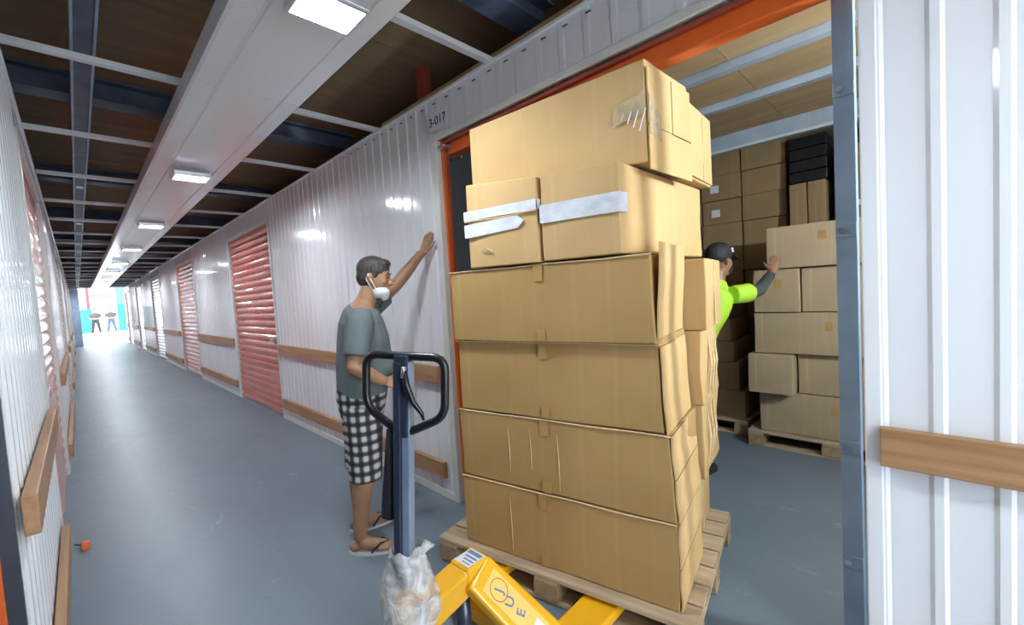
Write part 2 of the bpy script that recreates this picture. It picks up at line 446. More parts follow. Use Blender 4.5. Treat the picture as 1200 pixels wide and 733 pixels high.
# ---- long white trough carrying the lamps
tr = empty('light_trough', (.80, Y0, 2.72)); tag(tr, 'long white sheet metal trough hung below the ceiling, carrying the lamps', 'light trough')
TL = Y1 - Y0 - .3; n = 12; w = TL / n
pm = MB()
pm.prism([(-.275, 0, .11), (-.275, 0, .012), (-.263, 0, 0), (-.17, 0, 0), (-.165, 0, .008), (-.155, 0, .008), (-.15, 0, 0), (.15, 0, 0), (.155, 0, .008), (.165, 0, .008), (.17, 0, 0), (.263, 0, 0), (.275, 0, .012), (.275, 0, .11)], (0, w - .004, 0))
pmm = pm.mesh('trough_section', 'whiteduct')
for i in range(n): inst(pmm, 'trough_section', tr, (0, i * w, 0))

# ---- lamps
lampy = [-1.15, 1.70, 4.6, 7.45, 10.3, 13.15, 16.0, 18.85, 21.7, 24.55, 27.4, 30.0]  # first lamp, behind the camera, is unseen and added for its light
names = {-1.15: 'unseen flood lamp added on the trough just behind the photographer', 1.70: 'nearest bright white flood lamp under the ceiling trough, at the top edge', 4.6: 'second flood lamp along the white trough, above the grey shirted man',
         7.45: 'third flood lamp along the white trough, small with its housing visible', 10.3: 'fourth flood lamp along the trough, merging into the glow', 13.15: 'fifth flood lamp along the white trough from the camera', 16.0: 'sixth flood lamp along the white trough from the camera'}
body = MB(); body.box(-.13, .13, -.10, .10, -.035, -.008).box(-.12, .12, -.09, .09, -.008, .0)
bodym = body.mesh('lamp_body', 'chrome', .006)
rim = MB(); rim.box(-.13, -.115, -.10, .10, -.045, -.035).box(.115, .13, -.10, .10, -.045, -.035).box(-.115, .115, -.10, -.087, -.045, -.035).box(-.115, .115, .087, .10, -.045, -.035)
rimm = rim.mesh('lamp_rim', 'chrome')
ledm = MB().box(-.114, .114, -.086, .086, -.041, -.0355).mesh('led_panel', 'led')
brm = MB(); brm.box(-.145, -.133, -.02, .02, -.03, .03).box(.133, .145, -.02, .02, -.03, .03).box(-.145, .145, -.02, .02, .024, .03)
brm = brm.mesh('bracket', 'bar')
for y in lampy:
    r = empty('flood_lamp', (.79, y, 2.69))
    k = lampy.index(y); words = ['', '', '', '', '', 'fifth', 'sixth', 'seventh', 'eighth', 'ninth', 'tenth', 'eleventh']
    tag(r, names.get(y, '%s flood lamp along the white trough, counting from the camera' % words[k]), 'lamp', 'flood lamps along the ceiling trough')
    inst(bodym, 'lamp_body', r); inst(rimm, 'lamp_rim', r); inst(ledm, 'led_panel', r); inst(brm, 'bracket', r)

# ---- outer shell and storage room
for nm, b in (('wall_outer_left', (-2.3, -2.2, Y0, Y1 + .5, 0, DZ)), ('wall_outer_right', (6.1, 6.2, Y0, Y1 + .5, 0, DZ)), ('wall_behind', (1.83, 6.1, Y0 - .1, Y0, 0, DZ)), ('wall_behind_left', (-2.2, XL, Y0 - .1, Y0, 0, DZ)), ('wall_behind_top', (XL, XR, Y0 - .1, Y0, 2.6, DZ)),  # corridor end behind the camera left open, added as a daylight source
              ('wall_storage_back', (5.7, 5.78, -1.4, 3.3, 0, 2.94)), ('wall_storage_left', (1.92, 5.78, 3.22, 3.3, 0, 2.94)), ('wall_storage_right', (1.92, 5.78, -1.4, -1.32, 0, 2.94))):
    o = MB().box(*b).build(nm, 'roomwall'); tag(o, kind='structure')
sc_ = empty('ceiling_storage', (0, 0, 0)); tag(sc_, kind='structure')
rd = MB().box(0, 3.86, 0, 1.17, 0, .03).mesh('deck_sheet', 'roomdeck')
for i in range(4): inst(rd, 'deck_sheet', sc_, (1.92, -1.4 + i * 1.175, 2.94))
pu = MB(); pu.box(-.03, .03, 0, 4.6, 0, .006).box(-.03, -.024, 0, 4.6, .006, .06).box(-.03, .03, 0, 4.6, .054, .06)
pum = pu.mesh('purlin', 'beamgrey')
for x in (2.08, 2.64, 3.18, 3.84): inst(pum, 'purlin', sc_, (x, -1.35, 2.88))
MB().box(4.72, 4.80, -1.35, 3.2, 2.78, 2.94).build('edge_beam', 'beamgrey', sc_)
MB().box(4.70, 4.72, -1.35, 3.2, 2.775, 2.80).build('edge_angle', 'bar', sc_)
rp = MB().box(1.97, 2.05, 2.74, 2.82, 0, DZ).build('steel_post', 'redpost', sc_)

sl = empty('added_storage_lamp', (2.5, -1.27, 2.1)); sl.rotation_euler = (math.pi / 2, 0, 0); tag(sl, 'unseen flood lamp added on the storage side wall behind the right wall', 'lamp')  # unseen lamp added to light the storage room and the carton ends
inst(bodym, 'lamp_body', sl); inst(rimm, 'lamp_rim', sl); inst(MB().box(-.114, .114, -.086, .086, -.041, -.0355).mesh('led_panel', 'ledroom'), 'led_panel', sl); inst(brm, 'bracket', sl)
# open doorway frame: cream jambs, orange guides and header
d12 = empty('door_12', (XR, 0, 0)); tag(d12, kind='structure')
MB().box(-.018, .06, ODY1 - .012, ODY1 + .05, 0, ODH + .05).build('jamb', 'cream', d12, .004)
MB().box(-.016, .10, ODY0 - .035, ODY0 + .01, 0, ODH + .05).build('jamb', 'white', d12, .004)
MB().box(-.016, .05, ODY0 + .01, ODY1 - .012, ODH, ODH + .04).build('lintel', 'cream', d12, .004)
MB().box(.022, .05, ODY1 - .035, ODY1 - .012, 0, ODH).build('guide_rail', 'orange', d12, .004)
MB().box(.05, .075, ODY1 - .04, ODY1 - .012, 0, ODH).build('guide_back', 'redpost', d12, .004)
hd = MB().box(.02, .05, ODY0 + .01, ODY1 - .055, ODH - .022, ODH).build('header_shadow', 'redpost', d12, .004)  # dark red strip puts the header's shadow line into colour
MB().box(.05, .13, ODY0 + .01, ODY1 - .055, ODH - .095, ODH + .05).build('header_beam', 'orange', d12, .006)
MB().box(-.02, .05, 2.32, 2.40, 2.497, 2.515).build('latch', 'chrome', d12, .004)
MB().box(.2, .22, 2.42, 2.62, 2.485, 2.505).build('stop_rod', 'chrome', d12, .003)
# steel column just inside the doorway
cl = empty('steel_column', (2.0, .215, 0)); tag(cl, 'blue grey steel column just inside the right edge of the open doorway', 'column')
cb = MB(); cb.box(-.035, .035, -.03, -.022, 0, 2.88).box(-.035, .035, .022, .03, 0, 2.88).box(-.035, -.027, -.022, .022, 0, 2.88)
cb.build('shaft', 'steel', cl)
MB().box(-.07, .07, -.05, .05, 0, .012).build('base_plate', 'steel', cl)
for z in (.38, .82, 1.62, 2.12): 
    MB().box(-.042, -.035, -.031, .031, z, z + .05).build('splice_plate', 'steel', cl, .003)
    MB().tube([(-.042, .012, z + .025), (-.05, .012, z + .025)], .011, 6).build('bolt', 'chrome', cl)

# number plate
sg = empty('number_plate', (XR - .016, 2.38, 2.685)); tag(sg, 'white plate with blue number 3-017 above the open doorway corner', 'sign')
MB().box(-.004, 0, -.105, .105, -.058, .058).build('plate', 'paper', sg, .001)
Rt = Matrix(((0, 0, -1), (-1, 0, 0), (0, 1, 0))).to_4x4()
text_mesh('lettering', '3-017', .082, 'blueink', sg, Matrix.Translation((-.0048, 0, 0)) @ Rt)

# ---- far end of the corridor and the yard
ef = empty('wall_end', (0, Y1, 0)); tag(ef, kind='structure')
MB().box(-2.3, 6.2, 0, .2, 2.97, DZ + .1).build('end_header', 'darksteel', ef)
MB().box(-2.3, .14, 0, .25, 0, 2.97).build('end_pier', 'steel', ef)
MB().box(2.6, 6.2, 0, .25, 0, 2.97).build('end_pier', 'whiteduct', ef)
yd = MB().add([(-25, Y1 + .25, 0), (30, Y1 + .25, 0), (30, 37, .27), (-25, 37, .27), (30, 90, .27), (-25, 90, .27)], [(0, 1, 2, 3), (3, 2, 4, 5)])
yd = yd.build('floor_yard', 'yardwhite'); tag(yd, kind='structure')
yb = MB().box(-20, 20, -40, Y0 - .1, -.1, -.01).build('floor_rear_added', 'yardwhite'); tag(yb, kind='structure')  # unseen ground outside the added rear opening
bd = empty('building', (0, 44, .27)); tag(bd, 'turquoise and white building in the bright yard beyond the corridor', 'building')
MB().box(2.18, 12, 0, .3, 0, 2.0).build('lower_wall', 'turq', bd)
MB().box(2.18, 12, .02, .3, 2.0, 6).build('upper_wall', 'turqpale', bd)
MB().box(.80, 2.18, .1, .4, 0, 6).build('door_panel', 'yardwhite', bd)
MB().box(.80, 2.06, .02, .1, 2.45, 2.88).build('sign_board', 'lilac', bd)
MB().box(-6, .80, .0, .3, 0, 1.75).build('side_wall', 'turq', bd)
MB().box(-6, .80, .02, .3, 1.75, 6).build('side_upper', 'yardwhite', bd)
MB().box(.56, .74, -.06, .0, 1.75, 5).build('post', 'pinkred', bd)
ar = MB(); pts = [(2.80, 0, 0), (3.12, 0, 0), (3.12, 0, 1.3)] + [(2.96 + .16 * math.cos(t), 0, 1.3 + .5 * math.sin(t)) for t in [math.pi * i / 10 for i in range(1, 10)]] + [(2.80, 0, 1.3)]
ar.prism(pts, (0, -.06, 0)).build('arched_panel', 'yardwhite', bd)

# ================================================================== CARTONS
def nz(p, s, seed):
    x, y, z = p[0] * s + seed * 1.7, p[1] * s + seed * 2.3, p[2] * s + seed * .9
    return (math.sin(x * 1.3 + 1.1 * math.sin(y * .9 + z * .4)) + math.sin(y * 1.7 + 1.3 * math.sin(z * 1.1 + x * .3)) + math.sin(z * 1.5 + 1.2 * math.sin(x * .7 + y * .5))) / 3
def carton_mesh(c, n, bulge, rough, seed, m, bevel=True):
    """c: eight corners (bottom ccw, top ccw); a hollow-looking carton skin with bulges and dents"""
    c = [Vector(v) for v in c]; mid = sum(c, Vector()) / 8
    idx = {}; vs = []; fs = []
    def P(i, j, k):
        if (i, j, k) in idx: return idx[(i, j, k)]
        s, t, w = i / n[0], j / n[1], k / n[2]
        b = (c[0] * (1 - s) + c[1] * s) * (1 - t) + (c[3] * (1 - s) + c[2] * s) * t
        e = (c[4] * (1 - s) + c[5] * s) * (1 - t) + (c[7] * (1 - s) + c[6] * s) * t
        p = b * (1 - w) + e * w
        q = Vector(p)
        fs_, ft, fw = math.sin(math.pi * s), math.sin(math.pi * t), math.sin(math.pi * w)
        nn = nz(q, 5, seed)
        if j in (0, n[1]): q.y += (-1 if j == 0 else 1) * (bulge * fs_ * fw * (1 + .6 * nn)) + rough * nn * .6
        if i in (0, n[0]): q.x += (-1 if i == 0 else 1) * (bulge * ft * fw * (1 + .6 * nn)) + rough * nz(q, 9, seed + 3) * .8
        if k in (0, n[2]): q.z += rough * .35 * nz(q, 7, seed + 5)
        idx[(i, j, k)] = len(vs); vs.append(q); return idx[(i, j, k)]
    for i in range(n[0]):
        for j in range(n[1]):
            fs.append((P(i, j, 0), P(i, j + 1, 0), P(i + 1, j + 1, 0), P(i + 1, j, 0)))
            fs.append((P(i, j, n[2]), P(i + 1, j, n[2]), P(i + 1, j + 1, n[2]), P(i, j + 1, n[2])))
        for k in range(n[2]):
            fs.append((P(i, 0, k), P(i + 1, 0, k), P(i + 1, 0, k + 1), P(i, 0, k + 1)))
            fs.append((P(i, n[1], k), P(i, n[1], k + 1), P(i + 1, n[1], k + 1), P(i + 1, n[1], k)))
    for j in range(n[1]):
        for k in range(n[2]):
            fs.append((P(0, j, k), P(0, j, k + 1), P(0, j + 1, k + 1), P(0, j + 1, k)))
            fs.append((P(n[0], j, k), P(n[0], j + 1, k), P(n[0], j + 1, k + 1), P(n[0], j, k + 1)))
    mb = MB(); mb.add(vs, fs)
    return mb.mesh('cardboard_box', m, .006 if bevel else 0, False, 2)
def hexc(u0, u1, v0, v1, z0, z1, du=(0, 0, 0, 0), dz=(0, 0, 0, 0), dzb=(0, 0, 0, 0), sh=0.):
    b = [(u0, v0), (u1, v0), (u1, v1), (u0, v1)]
    if sh: b = [(x + sh * (y - v0) / (v1 - v0), y) for x, y in b]
    return [(x, y, z0 + dzb[i]) for i, (x, y) in enumerate(b)] + [(x + du[i], y, z1 + dz[i]) for i, (x, y) in enumerate(b)]
# stack frame: local x runs along the pallet's front edge (u), local y into the doorway (v)
UA = math.atan2(-.98244, .18657)
def stack_root(name, u, v, z):
    # world = a + u*U + v*N ; U=(.18657,-.98244), N=(.98244,.18657)
    return (1.41 + u * .18657 + v * .98244, 1.84 - u * .98244 + v * .18657, z)
def carton(label, c, n=(12, 6, 5), bulge=.008, rough=.006, seed=1, m='card', group=None, origin=None, rz=None, name='cardboard_box'):
    u0 = min(p[0] for p in c); v0 = min(p[1] for p in c); z0 = min(p[2] for p in c)
    loc = origin if origin else stack_root('', u0, v0, z0)
    cc = [(p[0] - u0, p[1] - v0, p[2] - z0) for p in c]
    o = bpy.data.objects.new(name, carton_mesh(cc, n, bulge, rough, seed, m)); o.location = loc; o.rotation_euler = (0, 0, UA if rz is None else rz)
    link(o); tag(o, label, 'box', group)
    o['o0'] = (u0, v0, z0); del o['o0']
    return o, (u0, v0, z0)

# note: U = (.187,-.982), N = (.982,.187): rotating +x onto U carries +y onto N.
G = 'cartons stacked on the near pallet'
FR = [  # front row: u0,u1,z0,z1, top tilt, label
    (.000, 1.125, .147, .515, (0, 0, 0, 0), 'bottom cardboard box of the front column on the near pallet'),
    (.012, 1.128, .520, .880, (.0, .0, 0, 0), 'second cardboard box from the bottom of the front column, with pale creases'),
    (.030, 1.090, .886, 1.250, (0, .02, .02, 0), 'third cardboard box from the bottom of the front column, shadowed along its top'),
    (.030, 1.080, 1.256, 1.612, (0, .0, .0, 0), 'fourth cardboard box of the front column, its end flap standing open')]
frb = []
for i, (u0, u1, z0, z1, dz, lab) in enumerate(FR):
    du = [(0, 0, 0, 0), (.0, -.02, 0, 0), (0, -.012, 0, 0), (0, -.012, 0, 0)][i]
    o, org = carton(lab, hexc(u0, u1, (0., 0., 0., -.03)[i], .45, z0, z1, du, dz), (18, 6, 7), .004, .006, i + 1, 'card', G)
    L_ = u1 - u0; H_ = z1 - z0
    # raw top rim of the lid
    k = 16; vs = []
    mb = MB()
    rim_ = [(L_ * t / k, -.004 - .0015 * math.sin(t * 1.1 + i), H_ - .001 + .0015 * math.sin(t * .9 + i * 2)) for t in range(k + 1)]
    mb.tube(rim_, .0032, 6); mb.build('lid_edge', 'rawedge', o)
    # tape tab folding over the front from the lid and from the base
    xt = L_ * (.43 + .02 * i)
    MB().box(xt, xt + .045, -.0100, -.0085, H_ - .075, H_ - .004).build('tape_tab', 'tape', o)
    MB().box(xt, xt + .045, -.0100, -.0085, 0.006, .06).build('tape_tab', 'tape', o)
    # vertical creases where the board has buckled
    for q in range(3):
        xx = L_ * (.28 + .14 * q + .03 * math.sin(i * 3 + q)); zz = H_ * (.08 + .1 * ((i + q) % 3))
        if i in (1, 0) and q < (3 if i == 1 else 1):
            MB().tube([(xx, -.008, zz), (xx + .004, -.011, (zz + H_ * .8) / 2), (xx - .002, -.008, H_ * .85)], [.0006, .0022, .0006], 5).build('crease', 'rawedge', o)
    # end flaps on the near end (u1)
    e = L_ + .004
    tops = [0, -.02, -.012, -.012][i]
    lean = [(.004, .006), (.012, .004), (.022, .010), (.006, .030)][i]
    mb = MB()
    def plate(mb, y0, y1, za, zb, o0, o1, th=.006, k=6):
        rings = []
        for t in range(k + 1):
            f = t / k; z = za + (zb - za) * f; off = e + o0 + (o1 - o0) * f + .002 * math.sin(f * 7 + i)
            rings.append([Vector((off, y0, z)), Vector((off, (y0 + y1) / 2, z + .004 * math.sin(3 * f + i))), Vector((off, y1, z)), Vector((off + th, y1, z)), Vector((off + th, (y0 + y1) / 2, z)), Vector((off + th, y0, z))])
        mb.loft(rings)
    if i == 3:
        plate(mb, .01, .44, .02, H_ + .045, .0, .022); mb.build('flap', 'card2', o)
    elif i == 2:
        plate(mb, -.004, .44, .0, H_ * .97, .006, -.008); mb.build('flap', 'card2', o)
    else:
        plate(mb, .0, .445, .005, H_ * .49, .0, tops * .5); mb.build('flap', 'card2', o)
        mb = MB(); plate(mb, .0, .445, H_ * .51, H_ * .99, tops * .5, tops); mb.build('flap', 'card2', o)
    frb.append(o)
RR = [(.0, 1.095, .147, .515, 'bottom cardboard box of the rear column on the near pallet'), (.04, 1.15, .520, .885, 'second cardboard box from the bottom of the rear column, crumpled at its end'),
      (.06, 1.165, .89, 1.250, 'third box up in the rear column, its end crushed inward'), (.08, 1.19, 1.256, 1.60, 'top box of the rear column beside the worker in the neon shirt')]
for i, (u0, u1, z0, z1, lab) in enumerate(RR):
    o, org = carton(lab, hexc(u0, u1, .47, .92, z0, z1), (16, 10, 9), .006, [.006, .020, .022, .006][i], i + 11, 'card2', G)
    L_ = u1 - u0; H_ = z1 - z0
    if i in (1, 2):
        for q in range(3):
            yy = .10 + .09 * q
            MB().tube([(L_ + .004, yy, H_ * .12), (L_ + .018, yy + .012 * math.sin(q + i), H_ * .5), (L_ + .004, yy + .02, H_ * .9)], [.003, .009, .003], 6).build('crease', 'rawedge', o)
    MB().box(L_ + .003, L_ + .008, .20, .215, .01, H_ - .01).build('flap_seam', 'rawedge', o)
# the two taped boxes on top of the front column
o, org = carton('small cardboard box with two strips of white tape, left of the larger taped box', hexc(.19, .588, -.05, .35, 1.622, 2.015, dz=(.02, -.012, -.012, .02)), (10, 8, 10), .007, .006, 21, 'card2', G)
MB().box(-.012, .402, -.013, -.0105, .235, .280).build('tape_strip', 'whitetape', o)
MB().prism([(-.012, -.011, .15), (.30, -.011, .165), (.335, -.011, .195), (.30, -.011, .222), (-.012, -.011, .215)], (0, -.0025, 0)).build('tape_strip', 'whitetape', o)
MB().box(.4085, .411, -.01, .06, .235, .28).build('tape_wrap', 'whitetape', o)
MB().tube([(-.01, -.012, .231), (.2, -.015, .226), (.405, -.012, .232)], .003, 6).build('lid_edge', 'rawedge', o)
mb = MB(); mb.tube([(.09, -.012, .08), (.12, -.016, .09), (.15, -.012, .07)], .004, 6); mb.build('tape_scrap', 'cleartape', o)
o, org = carton('larger cardboard box wrapped by one wide white tape band, under the big top box', hexc(.61, .966, -.045, .85, 1.625, 1.992, dz=(.012, 0, 0, .012), sh=.15), (10, 14, 9), .005, .005, 22, 'card2', G)
MB().box(-.004, .360, -.012, -.0095, .165, .245).build('tape_band', 'whitetape', o)
MB().prism([(.3605, -.012, .165), (.371, .05, .165), (.371, .05, .245), (.3605, -.012, .245)], (.0025, 0, 0)).build('tape_band', 'whitetape', o)
# the biggest box on top and the one behind it
o, org = carton('biggest cardboard box on top of the pallet stack, reaching the orange door header', hexc(.115, 1.045, .10, .50, 2.05, 2.405, dz=(-.035, .015, .015, -.035), dzb=(.0, -.05, -.05, 0), sh=.085), (14, 8, 8), .006, .005, 23, 'card2', G)
L_, H_ = .93, .37
for y0, y1, za, zb in ((.0, .205, .155, .385), (.215, .398, .155, .385), (.0, .398, -.03, .148)):
    k_ = .085 / .4; MB().prism([(L_ + .007 + y0 * k_, y0, za), (L_ + .007 + y1 * k_, y1, za), (L_ + .007 + y1 * k_, y1, zb), (L_ + .007 + y0 * k_, y0, zb)], (.006, 0, 0)).build('flap', 'card2', o)
MB().prism([(L_ - .14, -.010, .17), (L_ + .002, -.010, .20), (L_ + .002, -.010, .29), (L_ - .13, -.010, .25)], (0, -.003, 0)).build('clear_tape', 'cleartape', o)
MB().prism([(L_ + .014, .0, .12), (L_ + .035, .10, .10), (L_ + .035, .10, .2), (L_ + .014, .0, .28)], (.002, 0, 0)).build('clear_tape', 'cleartape', o)
for q in range(4):
    MB().tube([(L_ - .10 + .025 * q, -.013, .19 - .02 * q), (L_ - .085 + .03 * q, -.016, .215)], .0028, 5).build('tape_wrinkle', 'paper', o)
o, org = carton('tall box lying behind the biggest top box, its pale end flap showing', hexc(.26, 1.125, .52, .88, 2.0, 2.365, sh=.04), (12, 8, 8), .006, .006, 24, 'card2', G)
for y0, y1 in ((.01, .20), (.21, .355)):
    MB().prism([(.869 + y0 * .111, y0, .01), (.869 + y1 * .111, y1, .01), (.869 + y1 * .111, y1, .355), (.869 + y0 * .111, y0, .355)], (.006, 0, 0)).build('flap', 'card2', o)

# ---- pallets
def pallet(name, label, loc, rz, L_, D_, group, ztop=.144):
    r = empty(name, loc, rz); tag(r, label, 'pallet', group)
    n = 7; bw = .118 * D_ / .9
    top = MB().box(0, L_, 0, bw, 0, .022).mesh('deck_board', 'pallet', .003)
    # stringer boards run along the depth under the top boards
    st = MB().box(0, .12, 0, D_, 0, .02).mesh('stringer_board', 'pallet', .003)
    blk = MB().box(0, .13, 0, .13, 0, .078).mesh('block', 'palletb', .004)
    bot = MB().box(0, L_, 0, .11, 0, .02).mesh('bottom_board', 'pallet', .003)
    for i in range(n): inst(top, 'deck_board', r, (random.uniform(-.006, .006), i * (D_ - bw) / (n - 1), ztop - .022))
    for i in range(3):
        inst(st, 'stringer_board', r, (i * (L_ - .12) / 2, 0, ztop - .0425))
        for j in range(3):
            inst(blk, 'block', r, (i * (L_ - .13) / 2, j * (D_ - .13) / 2, ztop - .121))
    for j in range(3): inst(bot, 'bottom_board', r, (0, .01 + j * (D_ - .13) / 2, 0.002))
    return r
p0 = stack_root('', -.16, -.055, 0)
pallet('wooden_pallet', 'weathered wooden pallet under the big carton stack in the doorway', p0, UA, 1.36, .99, None)

# ---- storage room pallets with cartons
G2 = 'cartons stacked on the pallet against the storage back'
pr = -math.pi / 2
pallet('wooden_pallet', 'wooden pallet inside the storage room, under the stack left of the steel column', (4.10, 1.17, 0), pr, 1.2, .78, 'pallets inside the storage room')
def rbox(label, x0, x1, y0, y1, z0, z1, seed, m='card3', group=G2, bulge=.008, rough=.006, n=(6, 5, 4)):
    o, _ = carton(label, hexc(0, y1 - y0, 0, x1 - x0, 0, z1 - z0), n, bulge, rough, seed, m, group, (x0, y1, z0), pr)
    return o
b1 = rbox('long bottom carton on the pallet left of the steel column', 4.14, 4.80, .02, 1.08, .148, .50, 31)
b2 = rbox('left carton of the second row, pulled forward, beside the steel column', 4.02, 4.62, .80, 1.13, .506, .835, 32)
b3 = rbox('right carton of the second row, half behind the steel column', 4.14, 4.80, .02, .785, .506, .835, 33)
b4 = rbox('long carton of the third row on the pallet left of the column', 4.08, 4.76, .04, 1.09, .84, 1.185, 34)
b5 = rbox('left carton of the fourth row, under the hand of the worker', 4.06, 4.60, .745, 1.08, 1.19, 1.545, 35)
b6 = rbox('right carton of the fourth row, against the steel column', 4.08, 4.60, .04, .735, 1.19, 1.545, 36)
b7 = rbox('topmost carton of the stack, touched by the worker', 4.03, 4.62, .22, .965, 1.55, 1.885, 37)
for b, wd in ((b1, 1.06), (b4, 1.05), (b7, .745), (b5, .335)):
    MB().box(wd * .48, wd * .48 + .05, -.010, -.0075, .20, .27).build('tape_tab', 'tape', b)
pallet('wooden_pallet', 'wooden pallet behind the worker in the neon shirt, further left', (4.30, 2.3, 0), pr, 1.08, .7, 'pallets inside the storage room')
G3 = 'cartons on the pallet behind the worker'
zz = .148
pos_ = ['bottom', 'second', 'third', 'fourth', 'topmost']
for i, (h_, y0) in enumerate(((.27, 1.26), (.27, 1.30), (.20, 1.35), (.22, 1.37), (.19, 1.38))):
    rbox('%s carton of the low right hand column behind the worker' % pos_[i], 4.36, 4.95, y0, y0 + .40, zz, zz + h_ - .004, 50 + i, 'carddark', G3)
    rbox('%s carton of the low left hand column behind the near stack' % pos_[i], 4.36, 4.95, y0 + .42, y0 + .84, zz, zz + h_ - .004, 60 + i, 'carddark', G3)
    zz += h_
# tall cartons at the back
G4 = 'dark cartons stacked high at the storage back wall'
for j in range(3):
    for i in range(11):
        y0 = 1.02 + j * .42
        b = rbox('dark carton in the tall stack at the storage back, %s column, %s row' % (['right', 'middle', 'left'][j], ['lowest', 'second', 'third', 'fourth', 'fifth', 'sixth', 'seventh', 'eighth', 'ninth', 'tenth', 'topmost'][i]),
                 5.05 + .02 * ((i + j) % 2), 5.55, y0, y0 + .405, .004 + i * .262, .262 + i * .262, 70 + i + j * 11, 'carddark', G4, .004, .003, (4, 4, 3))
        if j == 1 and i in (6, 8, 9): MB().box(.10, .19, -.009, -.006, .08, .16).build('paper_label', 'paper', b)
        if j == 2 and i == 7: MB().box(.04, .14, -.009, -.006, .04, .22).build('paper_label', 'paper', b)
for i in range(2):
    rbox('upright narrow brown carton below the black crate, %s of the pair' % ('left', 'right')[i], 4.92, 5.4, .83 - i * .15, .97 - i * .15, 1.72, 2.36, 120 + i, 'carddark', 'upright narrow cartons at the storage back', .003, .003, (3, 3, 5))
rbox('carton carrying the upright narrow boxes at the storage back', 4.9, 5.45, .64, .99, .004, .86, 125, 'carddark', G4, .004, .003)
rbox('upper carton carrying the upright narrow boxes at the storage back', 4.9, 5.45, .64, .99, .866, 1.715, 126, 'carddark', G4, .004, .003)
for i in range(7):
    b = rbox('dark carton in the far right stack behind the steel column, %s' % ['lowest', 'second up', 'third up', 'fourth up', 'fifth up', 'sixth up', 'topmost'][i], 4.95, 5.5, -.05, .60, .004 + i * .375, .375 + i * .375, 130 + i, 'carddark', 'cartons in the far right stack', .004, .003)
    if i in (4, 5): MB().box(.10, .17, -.009, -.006, .2, .25).build('paper_label', 'paper', b)
ck = empty('black_tiers', (5.15, .82, 2.37)); tag(ck, 'black crate high at the storage back between two carton stacks', 'tiers')
cm = MB().box(-.2, .2, -.15, .15, 0, .10).mesh('black_tier', 'rubber', .008)  # black tiers filling a black area between the stacks
for i in range(4): inst(cm, 'black_tier', ck, (0, 0, i * .108))

# ================================================================== PALLET JACK
JR = math.radians(1)
J = empty('pallet_jack', (1.03, 1.335, 0), JR); tag(J, 'yellow hand pallet jack with black looped handle, pushed under the near pallet', 'pallet jack')
for s in (-1, 1):
    y = s * .285
    mb = MB(); mb.prism([(.16, y - .082, .03), (.16, y - .082, .098), (.24, y - .082, .1), (1.02, y - .082, .1), (1.14, y - .082, .085), (1.14, y - .082, .06), (1.02, y - .082, .05), (.3, y - .082, .055)], (0, .164, 0))
    f = mb.build('fork', 'yellow', J, .008)
    mb = MB(); mb.tube([(1.02, y - .05, .042), (1.02, y + .05, .042)], .04, 14); mb.build('load_roller', 'rubber', f)
    # leg of the frame from the top plate down to the fork heel
    a = Vector((-.01, s * .055, .405)); b = Vector((.17, s * .27, .09))
    d = (b - a).normalized(); wx = Vector((1, 0, 0)); wx = (wx - d * wx.dot(d)).normalized(); nrm = wx.cross(d) * s
    if nrm.z < 0: nrm = -nrm
    nrm.normalize()
    def q(p, w, h): return p + wx * w + nrm * h
    mb = MB(); mb.hexa([q(a, -.075, -.04), q(a, .075, -.04), q(b, .09, -.04), q(b, -.09, -.04), q(a, -.075, .018), q(a, .075, .018), q(b, .09, .018), q(b, -.09, .018)])
    lg = mb.build('frame_leg', 'yellow', J, .014, segs=3)
    for f_ in lg.data.polygons: f_.use_smooth = False
    if s == -1:
        # decal: pale panel, oval outline and lettering
        def plate(u0, u1, w0, w1, h0, h1): return [q(a + d * u0, w0, h0), q(a + d * u0, w1, h0), q(a + d * u1, w1, h0), q(a + d * u1, w0, h0), q(a + d * u0, w0, h1), q(a + d * u0, w1, h1), q(a + d * u1, w1, h1), q(a + d * u1, w0, h1)]
        MB().hexa(plate(.045, .36, -.048, .048, .017, .0192)).build('decal', 'yellowpale', lg)
        c0 = a + d * .105
        MB().tube([c0 + d * .042 * math.cos(t) + wx * .038 * math.sin(t) + nrm * .0195 for t in [2 * math.pi * i / 24 for i in range(24)]], .0016, 6, True).build('oval', 'orange', lg)
        xa = (d * .75 + wx * .66).normalized()
        for i, ch in enumerate('JUE'):
            c = a + d * (.105 + .062 * i) + wx * (-.002) + nrm * .0196
            X_ = wx.copy(); Y_ = -d
            if X_.cross(Y_).dot(nrm) < 0: X_ = -X_
            # lettering reads along the leg, tilted
            mw = Matrix((X_, Y_, nrm)).transposed().to_4x4(); mw.translation = c
            text_mesh('letter', ch, .056, 'greyink', lg, mw @ Matrix.Rotation(.35, 4, 'Z'), .0008)
        MB().hexa(plate(.30, .355, -.03, .03, .019, .020)).build('decal_stripe', 'paper', lg)
mb = MB(); mb.hexa([(-.07, -.062, .34), (.07, -.062, .34), (.07, .062, .34), (-.07, .062, .34), (-.06, -.055, .435), (.06, -.055, .435), (.06, .055, .435), (-.06, .055, .435)])
tp = mb.build('top_plate', 'yellow', J, .012, segs=3)
MB().box(-.045, .045, -.043, .043, .4355, .4370).build('sticker', 'paper', tp)
for i, (x0, x1) in enumerate(((.018, .038), (-.002, .008), (-.020, -.012), (-.036, -.03))):
    MB().box(x0, x1, -.038, .038 - .01 * i, .4368, .4376).build('print_line', 'greyink', tp)
